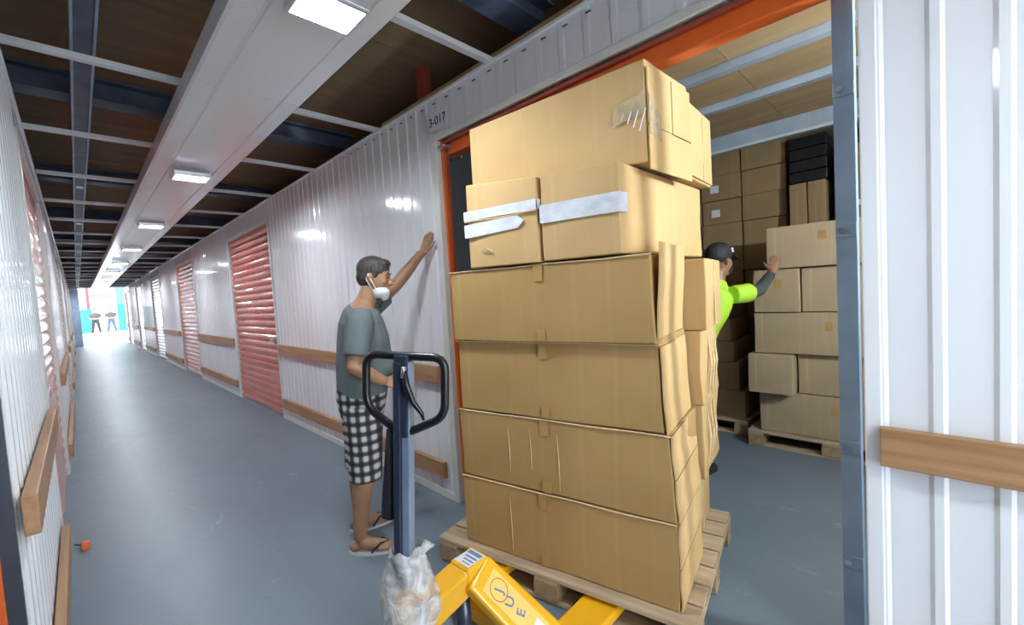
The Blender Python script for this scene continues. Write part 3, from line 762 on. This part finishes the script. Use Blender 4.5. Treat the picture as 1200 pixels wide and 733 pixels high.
# hood running from the plate towards the pump
mb = MB(); mb.hexa([(-.21, .0, .235), (-.05, -.06, .33), (-.05, .06, .33), (-.21, .12, .235), (-.205, .005, .345), (-.055, -.055, .43), (-.055, .055, .43), (-.205, .115, .345)])
mb.build('pump_hood', 'yellow', J, .012, segs=3)
mb = MB(); mb.hexa([(.10, -.34, .035), (.16, -.34, .035), (.16, .34, .035), (.10, .34, .035), (.10, -.34, .1), (.16, -.34, .1), (.16, .34, .1), (.10, .34, .1)])
mb.build('heel_bar', 'yellow', J, .008)
MB().tube([(-.05, 0, .06), (-.05, 0, .33)], .03, 16).build('lift_ram', 'navy', J, 0, True)
# pump and steering wheels (handle is swung a little to the left)
pc = Vector((-.25, .085, 0))
MB().tube([pc + Vector((0, 0, .19)), pc + Vector((0, 0, .42))], [.05, .045], 18).build('pump_body', 'yellow', J, .0, True)
MB().tube([pc + Vector((.03, -.055, .16)), pc + Vector((.03, -.055, .36))], .012, 12).build('valve_rod', 'chrome', J, 0, True)
for s in (-1, 1): MB().tube([pc + Vector((0, s * .035, .09)), pc + Vector((0, s * .085, .09))], .09, 24).build('steer_wheel', 'rubber', J, .006)
MB().tube([pc + Vector((0, -.09, .09)), pc + Vector((0, .09, .09))], .016, 10).build('axle', 'chrome', J)
MB().box(pc.x - .03, pc.x + .03, pc.y - .03, pc.y + .03, .09, .2).build('fork_crown', 'navy', J, .006)
JM = Matrix.Translation((1.03, 1.335, 0)) @ Matrix.Rotation(JR, 4, 'Z'); JI = JM.inverted()
pb = Vector((.785, 1.43, .40)); pt = Vector((.828, 1.388, 1.285))
wd = Vector((.50, -.866, 0)).normalized()
ld = (pt - pb).normalized(); wd = (wd - ld * wd.dot(ld)).normalized(); nd = wd.cross(ld).normalized()
def hp(w, l, n=0.): return JI @ (pb + ld * l + wd * w + nd * n)
LT = (pt - pb).length
# square post as two bars; its lit and dark faces put into colour
for nm, m_, w0, w1, n0, n1 in (('post', 'postlight', .0, .032, -.026, .018), ('post_dark_face', 'navy', -.028, .0, -.026, .030)):
    mb = MB(); mb.loft([[hp(a, l, b) for a, b in ((w0, n0), (w1, n0), (w1, n1), (w0, n1))] for l in (0, LT - .02)])
    mb.build(nm, m_, J, .004)
# loop handle
def rl(pts, r=.035, k=5):
    out = []; n = len(pts)
    for i in range(n):
        p0_, p1, p2 = Vector(pts[i - 1]), Vector(pts[i]), Vector(pts[(i + 1) % n])
        a = p1 + (p0_ - p1).normalized() * min(r, (p0_ - p1).length * .45); b = p1 + (p2 - p1).normalized() * min(r, (p2 - p1).length * .45)
        for t in range(k + 1):
            f = t / k; out.append(a * (1 - f) ** 2 + p1 * 2 * f * (1 - f) + b * f * f)
    return out
loop = rl([(-.155, LT), (.165, LT), (.165, LT - .215), (.02, LT - .285), (-.02, LT - .285), (-.155, LT - .20)], .05)
MB().tube([hp(p[0], p[1]) for p in loop], .0155, 14, True).build('loop_handle', 'rubber', J, 0, True)
mb = MB(); mb.loft([[hp(a, l, b) for a, b in [(-.028, -.026), (.028, -.026), (.028, .026), (-.028, .026)]] for l in (LT - .30, LT + .006)])
mb.build('handle_sleeve', 'navy', J, .006)
MB().tube([hp(.018, LT - .05, .03), hp(.03, LT - .10, .034), hp(.055, LT - .16, .034), hp(.088, LT - .20, .03), hp(.095, LT - .225, .028)], [.012, .013, .011, .008, .005], 10).build('release_lever', 'rubber', J, 0, True)
MB().tube([hp(.018, LT - .035, .03), hp(.018, LT - .075, .036)], .010, 10).build('lever_pivot', 'chrome', J, 0, True)

# polythene bag tied round the foot of the post
mb = MB(); rings = []
bc = Vector((.80, 1.415, 0))
prof = [(.17, .062), (.22, .085), (.28, .10), (.34, .105), (.41, .10), (.47, .088), (.515, .070), (.545, .058), (.565, .062)]
for i, (z, r) in enumerate(prof):
    rings.append([bc + Vector((r * (1 + .13 * math.sin(3 * t + i * 1.3) + .07 * math.sin(7 * t + i * 2.1)) * math.cos(t) - .02 * (z - .4), r * (1 + .13 * math.sin(3 * t + i * 1.3) + .07 * math.sin(8 * t - i)) * math.sin(t) + .02 * (z - .4), z + .012 * math.sin(5 * t + i))) for t in [2 * math.pi * k / 40 for k in range(40)]])
pbag = empty('plastic_bag', bc); tag(pbag, 'crumpled clear plastic bag wrapped around the foot of the jack post', 'bag')
mb.loft(rings, caps=False)
o = mb.build('film', 'bag', pbag, 0, True); o.location = -bc
mb = MB(); mb.tube([bc + Vector((.035, -.03, .53)), bc + Vector((.06, -.045, .56)), bc + Vector((.085, -.05, .545))], [.012, .02, .006], 8)
o = mb.build('knot', 'bag', pbag, 0, True); o.location = -bc
# dark cloth hanging beside the post
mb = MB()
top_ = pb + ld * (LT - .29) - wd * .04
rings = []
for i in range(9):
    f = i / 8; z = top_.z + .01 - f * .34; wv = .014 + .016 * f
    c = Vector((top_.x - .01 - .012 * f, top_.y + .012 + .022 * f, z))
    rings.append([c + wd * wv * (math.cos(t) + .25 * math.sin(3 * t + i * .4)) + nd * (.012 + .008 * f) * math.sin(t) for t in [2 * math.pi * k / 20 for k in range(20)]])
mb.loft(rings); cz = mb.build('hanging_cloth', 'black', None, 0, True); tag(cz, 'dark cloth hanging from the jack handle beside the plaid shorts', 'cloth')
for v in cz.data.vertices: v.co -= top_
cz.location = top_

# ================================================================== PEOPLE
def ring(c, t, side, a, b, seg=20):
    """ellipse around c, axis t; half-width a along side, b along t x side"""
    t = Vector(t).normalized(); s = Vector(side); s = (s - t * s.dot(t)).normalized(); f = t.cross(s)
    return [Vector(c) + s * a * math.cos(2 * math.pi * k / seg) + f * b * math.sin(2 * math.pi * k / seg) for k in range(seg)]
def path(mb, pts, ab, side, grow=0.):
    """lofted limb or torso through pts with half-axes ab"""
    pts = [Vector(p) for p in pts]; R = []
    for i, p in enumerate(pts):
        t = pts[min(i + 1, len(pts) - 1)] - pts[max(i - 1, 0)]
        R.append(ring(p, t, side, ab[i][0] + grow, ab[i][1] + grow))
    mb.loft(R)
def limb(mb, pts, rad, grow=0.):
    """interpolated round limb with ball joints"""
    P = []; Rr = []
    for i in range(len(pts) - 1):
        a, b = Vector(pts[i]), Vector(pts[i + 1]); k = 5
        for j in range(k): P.append(a.lerp(b, j / k)); Rr.append(rad[i] * (1 - j / k) + rad[i + 1] * j / k + grow)
    P.append(Vector(pts[-1])); Rr.append(rad[-1] + grow)
    mb.tube(P, Rr, 14)
    for p, r in zip(pts[1:-1], rad[1:-1]): mb.ell(p, (r + grow,) * 3, None, 12, 8)
def hand(mb, wrist, fdir, normal, thumb_side, size=1., curl=.15, spread=.10):
    """palm and five fingers; fdir: finger direction, normal: back-of-hand direction, thumb_side: +1/-1 along fdir x normal"""
    f = Vector(fdir).normalized(); n = Vector(normal); n = (n - f * n.dot(f)).normalized(); s = f.cross(n) * thumb_side; w = Vector(wrist)
    rot = Matrix((s, n, f)).transposed()
    mb.ell(w + f * .048 * size, (.041 * size, .016 * size, .055 * size), rot, 16, 10)
    mb.ell(w + f * .015 * size + s * .018 * size, (.024 * size, .018 * size, .035 * size), rot, 12, 8)
    for x, L_, r in ((.030, .070, .0088), (.010, .080, .0092), (-.011, .074, .0088), (-.030, .058, .0078)):
        b = w + f * .085 * size + s * x * size
        d1 = (f + s * x * spread * 22 - n * curl * .3).normalized(); d2 = (d1 - n * curl).normalized(); d3 = (d2 - n * curl).normalized()
        p1 = b + d1 * L_ * .45 * size; p2 = p1 + d2 * L_ * .32 * size; p3 = p2 + d3 * L_ * .25 * size
        limb(mb, [b - d1 * .02 * size, p1, p2, p3], [r * size * 1.05, r * size, r * size * .95, r * size * .75])
    b = w + f * .025 * size + s * .028 * size; d1 = (s * .8 + f * .65 - n * .15).normalized(); d2 = (s * .45 + f * .9 - n * .1).normalized()
    limb(mb, [b, b + d1 * .035 * size, b + d1 * .035 * size + d2 * .03 * size, b + d1 * .035 * size + d2 * .055 * size], [.014 * size, .012 * size, .0105 * size, .008 * size])
def head_shape(mb, c, fw, up, s=1.):
    """c: skull centre; fw: facing"""
    up = Vector(up).normalized(); fw = Vector(fw); fw = (fw - up * fw.dot(up)).normalized(); sd = up.cross(fw); c = Vector(c)
    rot = Matrix((fw, sd, up)).transposed()
    g = lambda x, y, z: c + fw * x * s + sd * y * s + up * z * s
    E = lambda p, r: mb.ell(p, tuple(q * s for q in r), rot, 18, 12)
    E(g(-.008, 0, .035), (.096, .075, .085))          # cranium
    E(g(.025, 0, -.025), (.066, .066, .085))          # face
    E(g(.045, 0, -.085), (.042, .048, .034))          # jaw
    E(g(.072, 0, -.098), (.018, .022, .017))          # chin
    E(g(.075, 0, .016), (.018, .05, .012))            # brow
    for y in (-.036, .036): E(g(.066, y, -.025), (.022, .022, .02))   # cheeks
    mb.tube([g(.082, 0, .008), g(.097, 0, -.016), g(.110, 0, -.036), g(.092, 0, -.044)], [.009 * s, .011 * s, .0145 * s, .010 * s], 10)
    for y in (-.013, .013): E(g(.094, y, -.037), (.010, .009, .008))
    E(g(.083, 0, -.062), (.014, .026, .0065)); E(g(.082, 0, -.073), (.014, .023, .007))   # lips
    for y in (-1, 1):
        E(g(-.008, y * .074, -.015), (.017, .008, .030)); E(g(-.012, y * .081, -.006), (.014, .006, .020))  # ears
    return g, rot

def man_near():
    R = empty('person', (1.13, 2.48, 0)); tag(R, 'man in grey t-shirt and plaid shorts leaning one hand on the white wall', 'person')
    R0 = Vector((1.13, 2.48, 0))
    side = Vector((0, 1, 0))
    pel = Vector((1.17, 2.47, .93)); 
    spine = [(1.165, 2.47, .84), (1.17, 2.47, .92), (1.19, 2.47, 1.02), (1.205, 2.47, 1.14), (1.205, 2.46, 1.27), (1.20, 2.46, 1.37), (1.205, 2.46, 1.44), (1.235, 2.455, 1.49)]
    ab = [(.15, .115), (.165, .125), (.165, .142), (.165, .148), (.175, .135), (.175, .115), (.13, .085), (.06, .06)]
    hipR = (1.165, 2.375, .88); hipL = (1.165, 2.565, .88); knR = (1.155, 2.365, .49); knL = (1.145, 2.60, .49); anR = (1.095, 2.385, .085); anL = (1.115, 2.655, .085)
    shR = Vector((1.185, 2.275, 1.405)); elR = Vector((1.125, 2.215, 1.135)); wrR = Vector((1.285, 2.245, 1.025))
    shL = Vector((1.245, 2.635, 1.415)); elL = Vector((1.47, 2.60, 1.565)); wrL = Vector((1.735, 2.565, 1.805))
    ROT = Matrix.Rotation(math.radians(-21), 3, 'Z'); PV = Vector((1.20, 2.465, 0))
    rt = lambda p: ROT @ (Vector(p) - PV) + PV
    side = ROT @ side; spine = [rt(p) for p in spine]
    hipR, hipL, knR, knL, anR, anL = [rt(p) for p in (hipR, hipL, knR, knL, anR, anL)]
    shR, elR, wrR, shL = rt(shR), rt(elR), rt(wrR), rt(shL)
    elL = shL.lerp(wrL, .52) + Vector((0, .0, -.03))
    b = MB()
    path(b, spine, [(x * .93, y * .93) for x, y in ab], side)
    b.tube([rt((1.205, 2.457, 1.42)), rt((1.24, 2.455, 1.50)), rt((1.27, 2.452, 1.57))], [.062, .056, .055], 16)
    g, rot = head_shape(b, rt((1.295, 2.45, 1.635)), ROT @ Vector((1, -.36, -.10)), ROT @ Vector((.14, 0, 1)))
    for h_, k_, a_ in ((hipR, knR, anR), (hipL, knL, anL)):
        calf = Vector(k_).lerp(Vector(a_), .32) + Vector((-.018, 0, 0))
        limb(b, [h_, k_, calf, a_], [.088, .056, .057, .036])
    # feet
    for a_, d in ((anR, Vector((.72, -.62, 0)).normalized()), (anL, Vector((.97, -.25, 0)).normalized())):
        a_ = Vector(a_); sdv = Vector((-d.y, d.x, 0))
        limb(b, [a_ + Vector((0, 0, -.01)), Vector((a_.x, a_.y, .05)) + d * .05, Vector((a_.x, a_.y, .038)) + d * .13, Vector((a_.x, a_.y, .03)) + d * .17], [.036, .038, .03, .022])
        b.ell(Vector((a_.x, a_.y, .045)) - d * .035, (.032, .032, .03))
        for q in range(5):
            p = Vector((a_.x, a_.y, .03)) + d * (.175 - .008 * q) + sdv * (.030 - .016 * q) * (1 if a_.y < 2.5 else -1)
            limb(b, [p - d * .04, p, p + d * .022], [.011, .0115 if q == 0 else .0095, .009 if q == 0 else .007])
    # arms
    limb(b, [shR, elR, elR.lerp(wrR, .3), wrR], [.052, .042, .043, .028])
    limb(b, [shL, elL, elL.lerp(wrL, .3), wrL], [.052, .042, .043, .029])
    hand(b, wrR, ROT @ Vector((.85, .12, -.30)), ROT @ Vector((.25, -.6, .75)), -1, 1., .30)
    hand(b, wrL + Vector((.01, 0, .0)), (.38, -.05, .92), (-.92, -.12, .38), 1, 1.02, .06, .16)
    bo = remesh(b, 'body', 'skin', R, .0058, 5)
    # t-shirt
    s = MB()
    sp = spine[1:]; sab = ab[1:]
    path(s, [Vector(p) for p in sp[:-1]] + [rt((1.21, 2.457, 1.462))], [(x + .016, y + .016) for x, y in sab[:-1]] + [(.075, .075)], side)
    s.ell(rt((1.235, 2.47, 1.10)), (.165, .165, .12))
    limb(s, [shR + Vector((.0, .03, .012)), shR.lerp(elR, .12), shR.lerp(elR, .35), shR.lerp(elR, .80)], [.076, .078, .076, .070])
    limb(s, [shL + Vector((-.01, -.03, 0)), shL.lerp(elL, .3), shL.lerp(elL, .62)], [.070, .072, .070])
    remesh(s, 'shirt', 'tee', R, .009, 3)
    # shorts
    s = MB()
    path(s, [rt(p) for p in [(1.165, 2.47, .80), (1.17, 2.47, .90), (1.185, 2.47, 1.0), (1.19, 2.47, 1.045)]], [(.155, .125), (.182, .145), (.178, .150), (.172, .145)], side)
    for h_, k_ in ((hipR, knR), (hipL, knL)):
        h_, k_ = Vector(h_), Vector(k_)
        s.tube([h_, h_.lerp(k_, .3), h_.lerp(k_, .7), k_ + Vector((-.005, 0, -.045))], [.112, .110, .098, .095], 20)
    remesh(s, 'shorts', 'plaid', R, .009, 3)
    # hair: cap of short hair over the cranium
    hb = MB(); 
    hb.ell(g(-.012, 0, .045), (.099, .080, .084), rot, 22, 14); hb.ell(g(-.055, 0, -.005), (.052, .070, .062), rot, 18, 12)
    for y in (-1, 1): hb.ell(g(.018, y * .066, .022), (.018, .012, .035), rot, 10, 8)
    hb.ell(g(.045, 0, .085), (.05, .055, .03), rot, 14, 10)
    remesh(hb, 'hair', 'hair', R, .006, 3)
    for y in (-1, 1):
        e = MB().ell(g(.071, y * .031, .0), (.012, .012, .008), rot, 12, 8).build('eye', 'eye', R, 0, True)
        MB().ell(g(.080, y * .031, .0), (.005, .006, .006), rot, 10, 6).build('iris', 'capm', e, 0, True)
        MB().tube([g(.082, y * .014, .022), g(.090, y * .032, .028), g(.080, y * .05, .022)], [.003, .0045, .002], 6).build('eyebrow', 'hair', R, 0, True)
    # mask pulled down under the chin, with ear loops and a dark strap end
    mk = MB(); mk.ell(g(.042, 0, -.088), (.058, .064, .044), rot, 18, 12); mk.ell(g(.062, 0, -.105), (.036, .042, .036), rot, 14, 10)
    remesh(mk, 'face_mask', 'maskm', R, .006, 2)
    for y in (-1, 1):
        MB().tube([g(.035, y * .060, -.085), g(.012, y * .076, -.045), g(-.020, y * .086, .012), g(-.028, y * .084, -.02), g(.02, y * .066, -.1)], .0028, 6).build('ear_loop', 'maskm', R, 0, True)
    MB().tube([g(.045, -.03, -.13), g(.055, -.03, -.155), g(.05, -.03, -.185)], [.010, .014, .008], 8).build('mask_strap', 'black', R, 0, True)
    # flip-flops
    for a_, d in ((anR, Vector((.72, -.62, 0)).normalized()), (anL, Vector((.97, -.25, 0)).normalized())):
        sdv = Vector((-d.y, d.x, 0)); c = Vector((a_[0], a_[1], 0)) + d * .07
        pts = []
        for t in [2 * math.pi * k / 24 for k in range(24)]:
            pts.append(c + d * .145 * math.cos(t) + sdv * (.046 + .008 * math.cos(t)) * math.sin(t))
        o = MB().prism(pts, (0, 0, .014)).build('sandal', 'sandalm', R)
        tp_ = c + d * .07 + Vector((0, 0, .05))
        MB().tube([c + sdv * .05 + Vector((0, 0, .02)), c + sdv * .03 + d * .05 + Vector((0, 0, .062)), tp_ + d * .02 + Vector((0, 0, .005)), c - sdv * .03 + d * .05 + Vector((0, 0, .062)), c - sdv * .05 + Vector((0, 0, .02))], .006, 6).build('strap', 'capm', o, 0, True)
    shift(R, R0)

def shift(R, R0):
    """children were built in world coordinates: move them under the root"""
    for ch in list(R.children):
        for v in ch.data.vertices: v.co -= R0
        for c2 in ch.children:
            for v in c2.data.vertices: v.co -= R0

def worker():
    R0 = Vector((3.24, 1.33, 0)); R = empty('person', R0); tag(R, 'worker in neon green shirt and black cap reaching to the cartons in the storage room', 'person')
    side = Vector((.15, 1, 0))
    spine = [(3.22, 1.33, .86), (3.22, 1.32, .95), (3.235, 1.30, 1.06), (3.25, 1.26, 1.18), (3.275, 1.21, 1.29), (3.295, 1.175, 1.37), (3.315, 1.15, 1.43), (3.335, 1.135, 1.48)]
    ab = [(.15, .11), (.16, .115), (.155, .12), (.165, .12), (.175, .12), (.17, .105), (.12, .08), (.055, .055)]
    shR = Vector((3.36, .985, 1.375)); elR = Vector((3.62, .93, 1.39)); wrR = Vector((3.86, .885, 1.525))
    shL = Vector((3.23, 1.34, 1.365)); elL = Vector((3.2, 1.48, 1.10)); wrL = Vector((3.36, 1.48, .95))
    b = MB(); path(b, spine, [(x * .92, y * .92) for x, y in ab], side)
    b.tube([(3.325, 1.14, 1.40), (3.345, 1.13, 1.49), (3.36, 1.125, 1.56)], [.06, .055, .054], 16)
    g, rot = head_shape(b, (3.375, 1.12, 1.632), (.95, -.30, -.12), (.08, 0, 1))
    hp_ = [((3.22, 1.24, .90), (3.25, 1.24, .49), (3.20, 1.25, .085)), ((3.22, 1.42, .90), (3.23, 1.44, .49), (3.19, 1.46, .085))]
    for h_, k_, a_ in hp_:
        limb(b, [h_, k_, Vector(k_).lerp(Vector(a_), .3), a_], [.085, .056, .056, .038])
    limb(b, [shR, elR, elR.lerp(wrR, .3), wrR], [.05, .040, .041, .028]); limb(b, [shL, elL, elL.lerp(wrL, .3), wrL], [.05, .040, .041, .028])
    hand(b, wrR, (.55, -.03, .83), (-.80, -.25, .5), -1, 1., .12); hand(b, wrL, (.8, .0, -.5), (.3, .6, .7), 1, 1., .3)
    remesh(b, 'body', 'skindark', R, .0075, 4)
    s = MB(); path(s, [Vector(p) for p in spine[1:-1]] + [Vector((3.325, 1.14, 1.455))], [(x + .016, y + .018) for x, y in ab[1:-1]] + [(.07, .07)], side)
    limb(s, [shR + Vector((-.02, .04, 0)), shR.lerp(elR, .22), shR.lerp(elR, .46)], [.068, .070, .072]); limb(s, [shL, shL.lerp(elL, .35), shL.lerp(elL, .72)], [.07, .074, .072])
    s.tube([(3.325, 1.14, 1.44), (3.335, 1.135, 1.485)], [.085, .072], 16)
    remesh(s, 'shirt', 'neon', R, .010, 3)
    for nm, (a, e, w) in (('r', (shR, elR, wrR)), ('l', (shL, elL, wrL))):
        s = MB(); limb(s, [a.lerp(e, .3), e, e.lerp(w, .85)], [.054, .048, .036]); remesh(s, 'sleeve', 'greysleeve', R, .010, 2)
    s = MB(); path(s, [(3.22, 1.33, .82), (3.22, 1.325, .92), (3.228, 1.31, 1.0)], [(.155, .12), (.172, .135), (.165, .13)], side)
    for h_, k_, a_ in hp_: limb(s, [h_, k_, Vector(a_) + Vector((0, 0, .02))], [.105, .082, .07])
    remesh(s, 'trousers', 'jean', R, .012, 3)
    for h_, k_, a_ in hp_:
        s = MB(); limb(s, [Vector((a_[0] - .04, a_[1], .045)), Vector((a_[0] + .08, a_[1] - .02, .045)), Vector((a_[0] + .17, a_[1] - .04, .038))], [.043, .046, .036]); remesh(s, 'shoe', 'capm', R, .010, 2)
    s = MB(); s.ell(g(-.010, 0, .052), (.108, .088, .085), rot, 20, 12); s.ell(g(-.03, 0, .02), (.09, .086, .05), rot, 18, 10)
    cap = remesh(s, 'cap', 'capm', R, .007, 2)
    s = MB(); s.prism([g(.07 + .105 * math.sin(t), .078 * math.cos(t), .030 - .018 * math.sin(t)) for t in [math.pi * k / 12 for k in range(13)]], g(0, 0, .008) - g(0, 0, 0)); s.build('brim', 'capm', cap)
    for k, (y, z) in enumerate(((-.062, .082), (-.050, .070), (-.070, .064))):
        MB().ell(g(.055 - .004 * k, y, z), (.016, .012, .009), rot, 10, 6).build('cap_logo', 'paper', cap, 0, True)
    s = MB(); s.ell(g(.060, 0, -.065), (.056, .058, .052), rot, 18, 12); remesh(s, 'face_mask', 'capm', R, .007, 2)
    for y in (-1, 1): MB().ell(g(.078, y * .031, .0), (.013, .013, .010), rot, 10, 6).build('eye', 'eye', R, 0, True)
    shift(R, R0)

def far_person(x, y, z, label, shirt, trousers, stride, armpose):
    R0 = Vector((x, y, z)); R = empty('person', R0); tag(R, label, 'person')
    V = lambda a, b, c: R0 + Vector((a, b, c))
    side = Vector((1, 0, 0)); spine = [V(0, 0, .86), V(0, 0, .96), V(0, 0, 1.1), V(0, 0, 1.25), V(0, 0, 1.38), V(0, 0, 1.46)]; ab = [(.15, .10), (.16, .11), (.15, .11), (.17, .115), (.18, .10), (.08, .07)]
    b = MB(); path(b, spine, [(p * .92, q_ * .92) for p, q_ in ab], side); b.tube([V(0, 0, 1.42), V(0, 0, 1.56)], [.06, .055], 12)
    g, rot = head_shape(b, V(0, -.01, 1.64), (-.3, -1, 0), (0, 0, 1))
    legs = [(V(.09, 0, .9), V(.10 + stride * .5, -.03, .48), V(.10 + stride, 0, .07)), (V(-.09, 0, .9), V(-.10 - stride * .5, -.03, .48), V(-.10 - stride, .02, .07))]
    for l in legs:
        limb(b, list(l), [.085, .056, .038]); limb(b, [l[2], l[2] + Vector((0, -.1, -.03)), l[2] + Vector((0, -.15, -.035))], [.038, .035, .028])
    arms = []
    for s_ in (-1, 1):
        sh = V(.20 * s_, 0, 1.38); el = V(.27 * s_, .02, 1.10); wr = V((.10 if armpose else .26) * s_, -.2 if armpose else -.05, 1.05 if armpose else .86)
        arms.append((sh, el, wr)); limb(b, [sh, el, wr], [.05, .042, .028]); hand(b, wr, wr - el, (0, -1, .2), s_, 1., .3)
    remesh(b, 'body', 'skindark', R, .014, 2)
    s = MB(); path(s, spine[1:-1] + [V(0, 0, 1.45)], [(p + .02, q_ + .02) for p, q_ in ab[1:-1]] + [(.08, .08)], side)
    for a, e, w in arms: limb(s, [a, a.lerp(e, .8)], [.075, .07])
    remesh(s, 'shirt', shirt, R, .016, 2)
    s = MB(); path(s, spine[:2] + [V(0, 0, 1.02)], [(.165, .12), (.178, .13), (.17, .125)], side)
    for l in legs: limb(s, [l[0], l[1], l[2] + Vector((0, 0, .05))], [.10, .078, .065])
    remesh(s, 'trousers', trousers, R, .016, 2)
    s = MB(); s.ell(g(-.012, 0, .042), (.10, .082, .085), rot); remesh(s, 'hair', 'hair', R, .014, 2)
    shift(R, R0)

man_near(); worker()
far_person(.86, 40, .27, 'left of two people standing in the bright yard at the corridor end', 'greysleeve', 'black', .09, True)
far_person(1.63, 40, .27, 'right of two people in the bright yard, in blue trousers', 'greysleeve', 'jean', .10, True)

# small orange tool lying by the left wall
tl = empty('orange_tool', (-.075, 3.92, 0)); tag(tl, 'small orange plastic tool with dark handle on the floor by the left wall', 'tool')
MB().box(-.02, .02, -.03, .03, 0, .045).build('tool_head', 'orangeplastic', tl, .008)
MB().tube([(-.015, .02, .022), (-.05, .09, .016)], .006, 8).build('tool_handle', 'darksteel', tl)
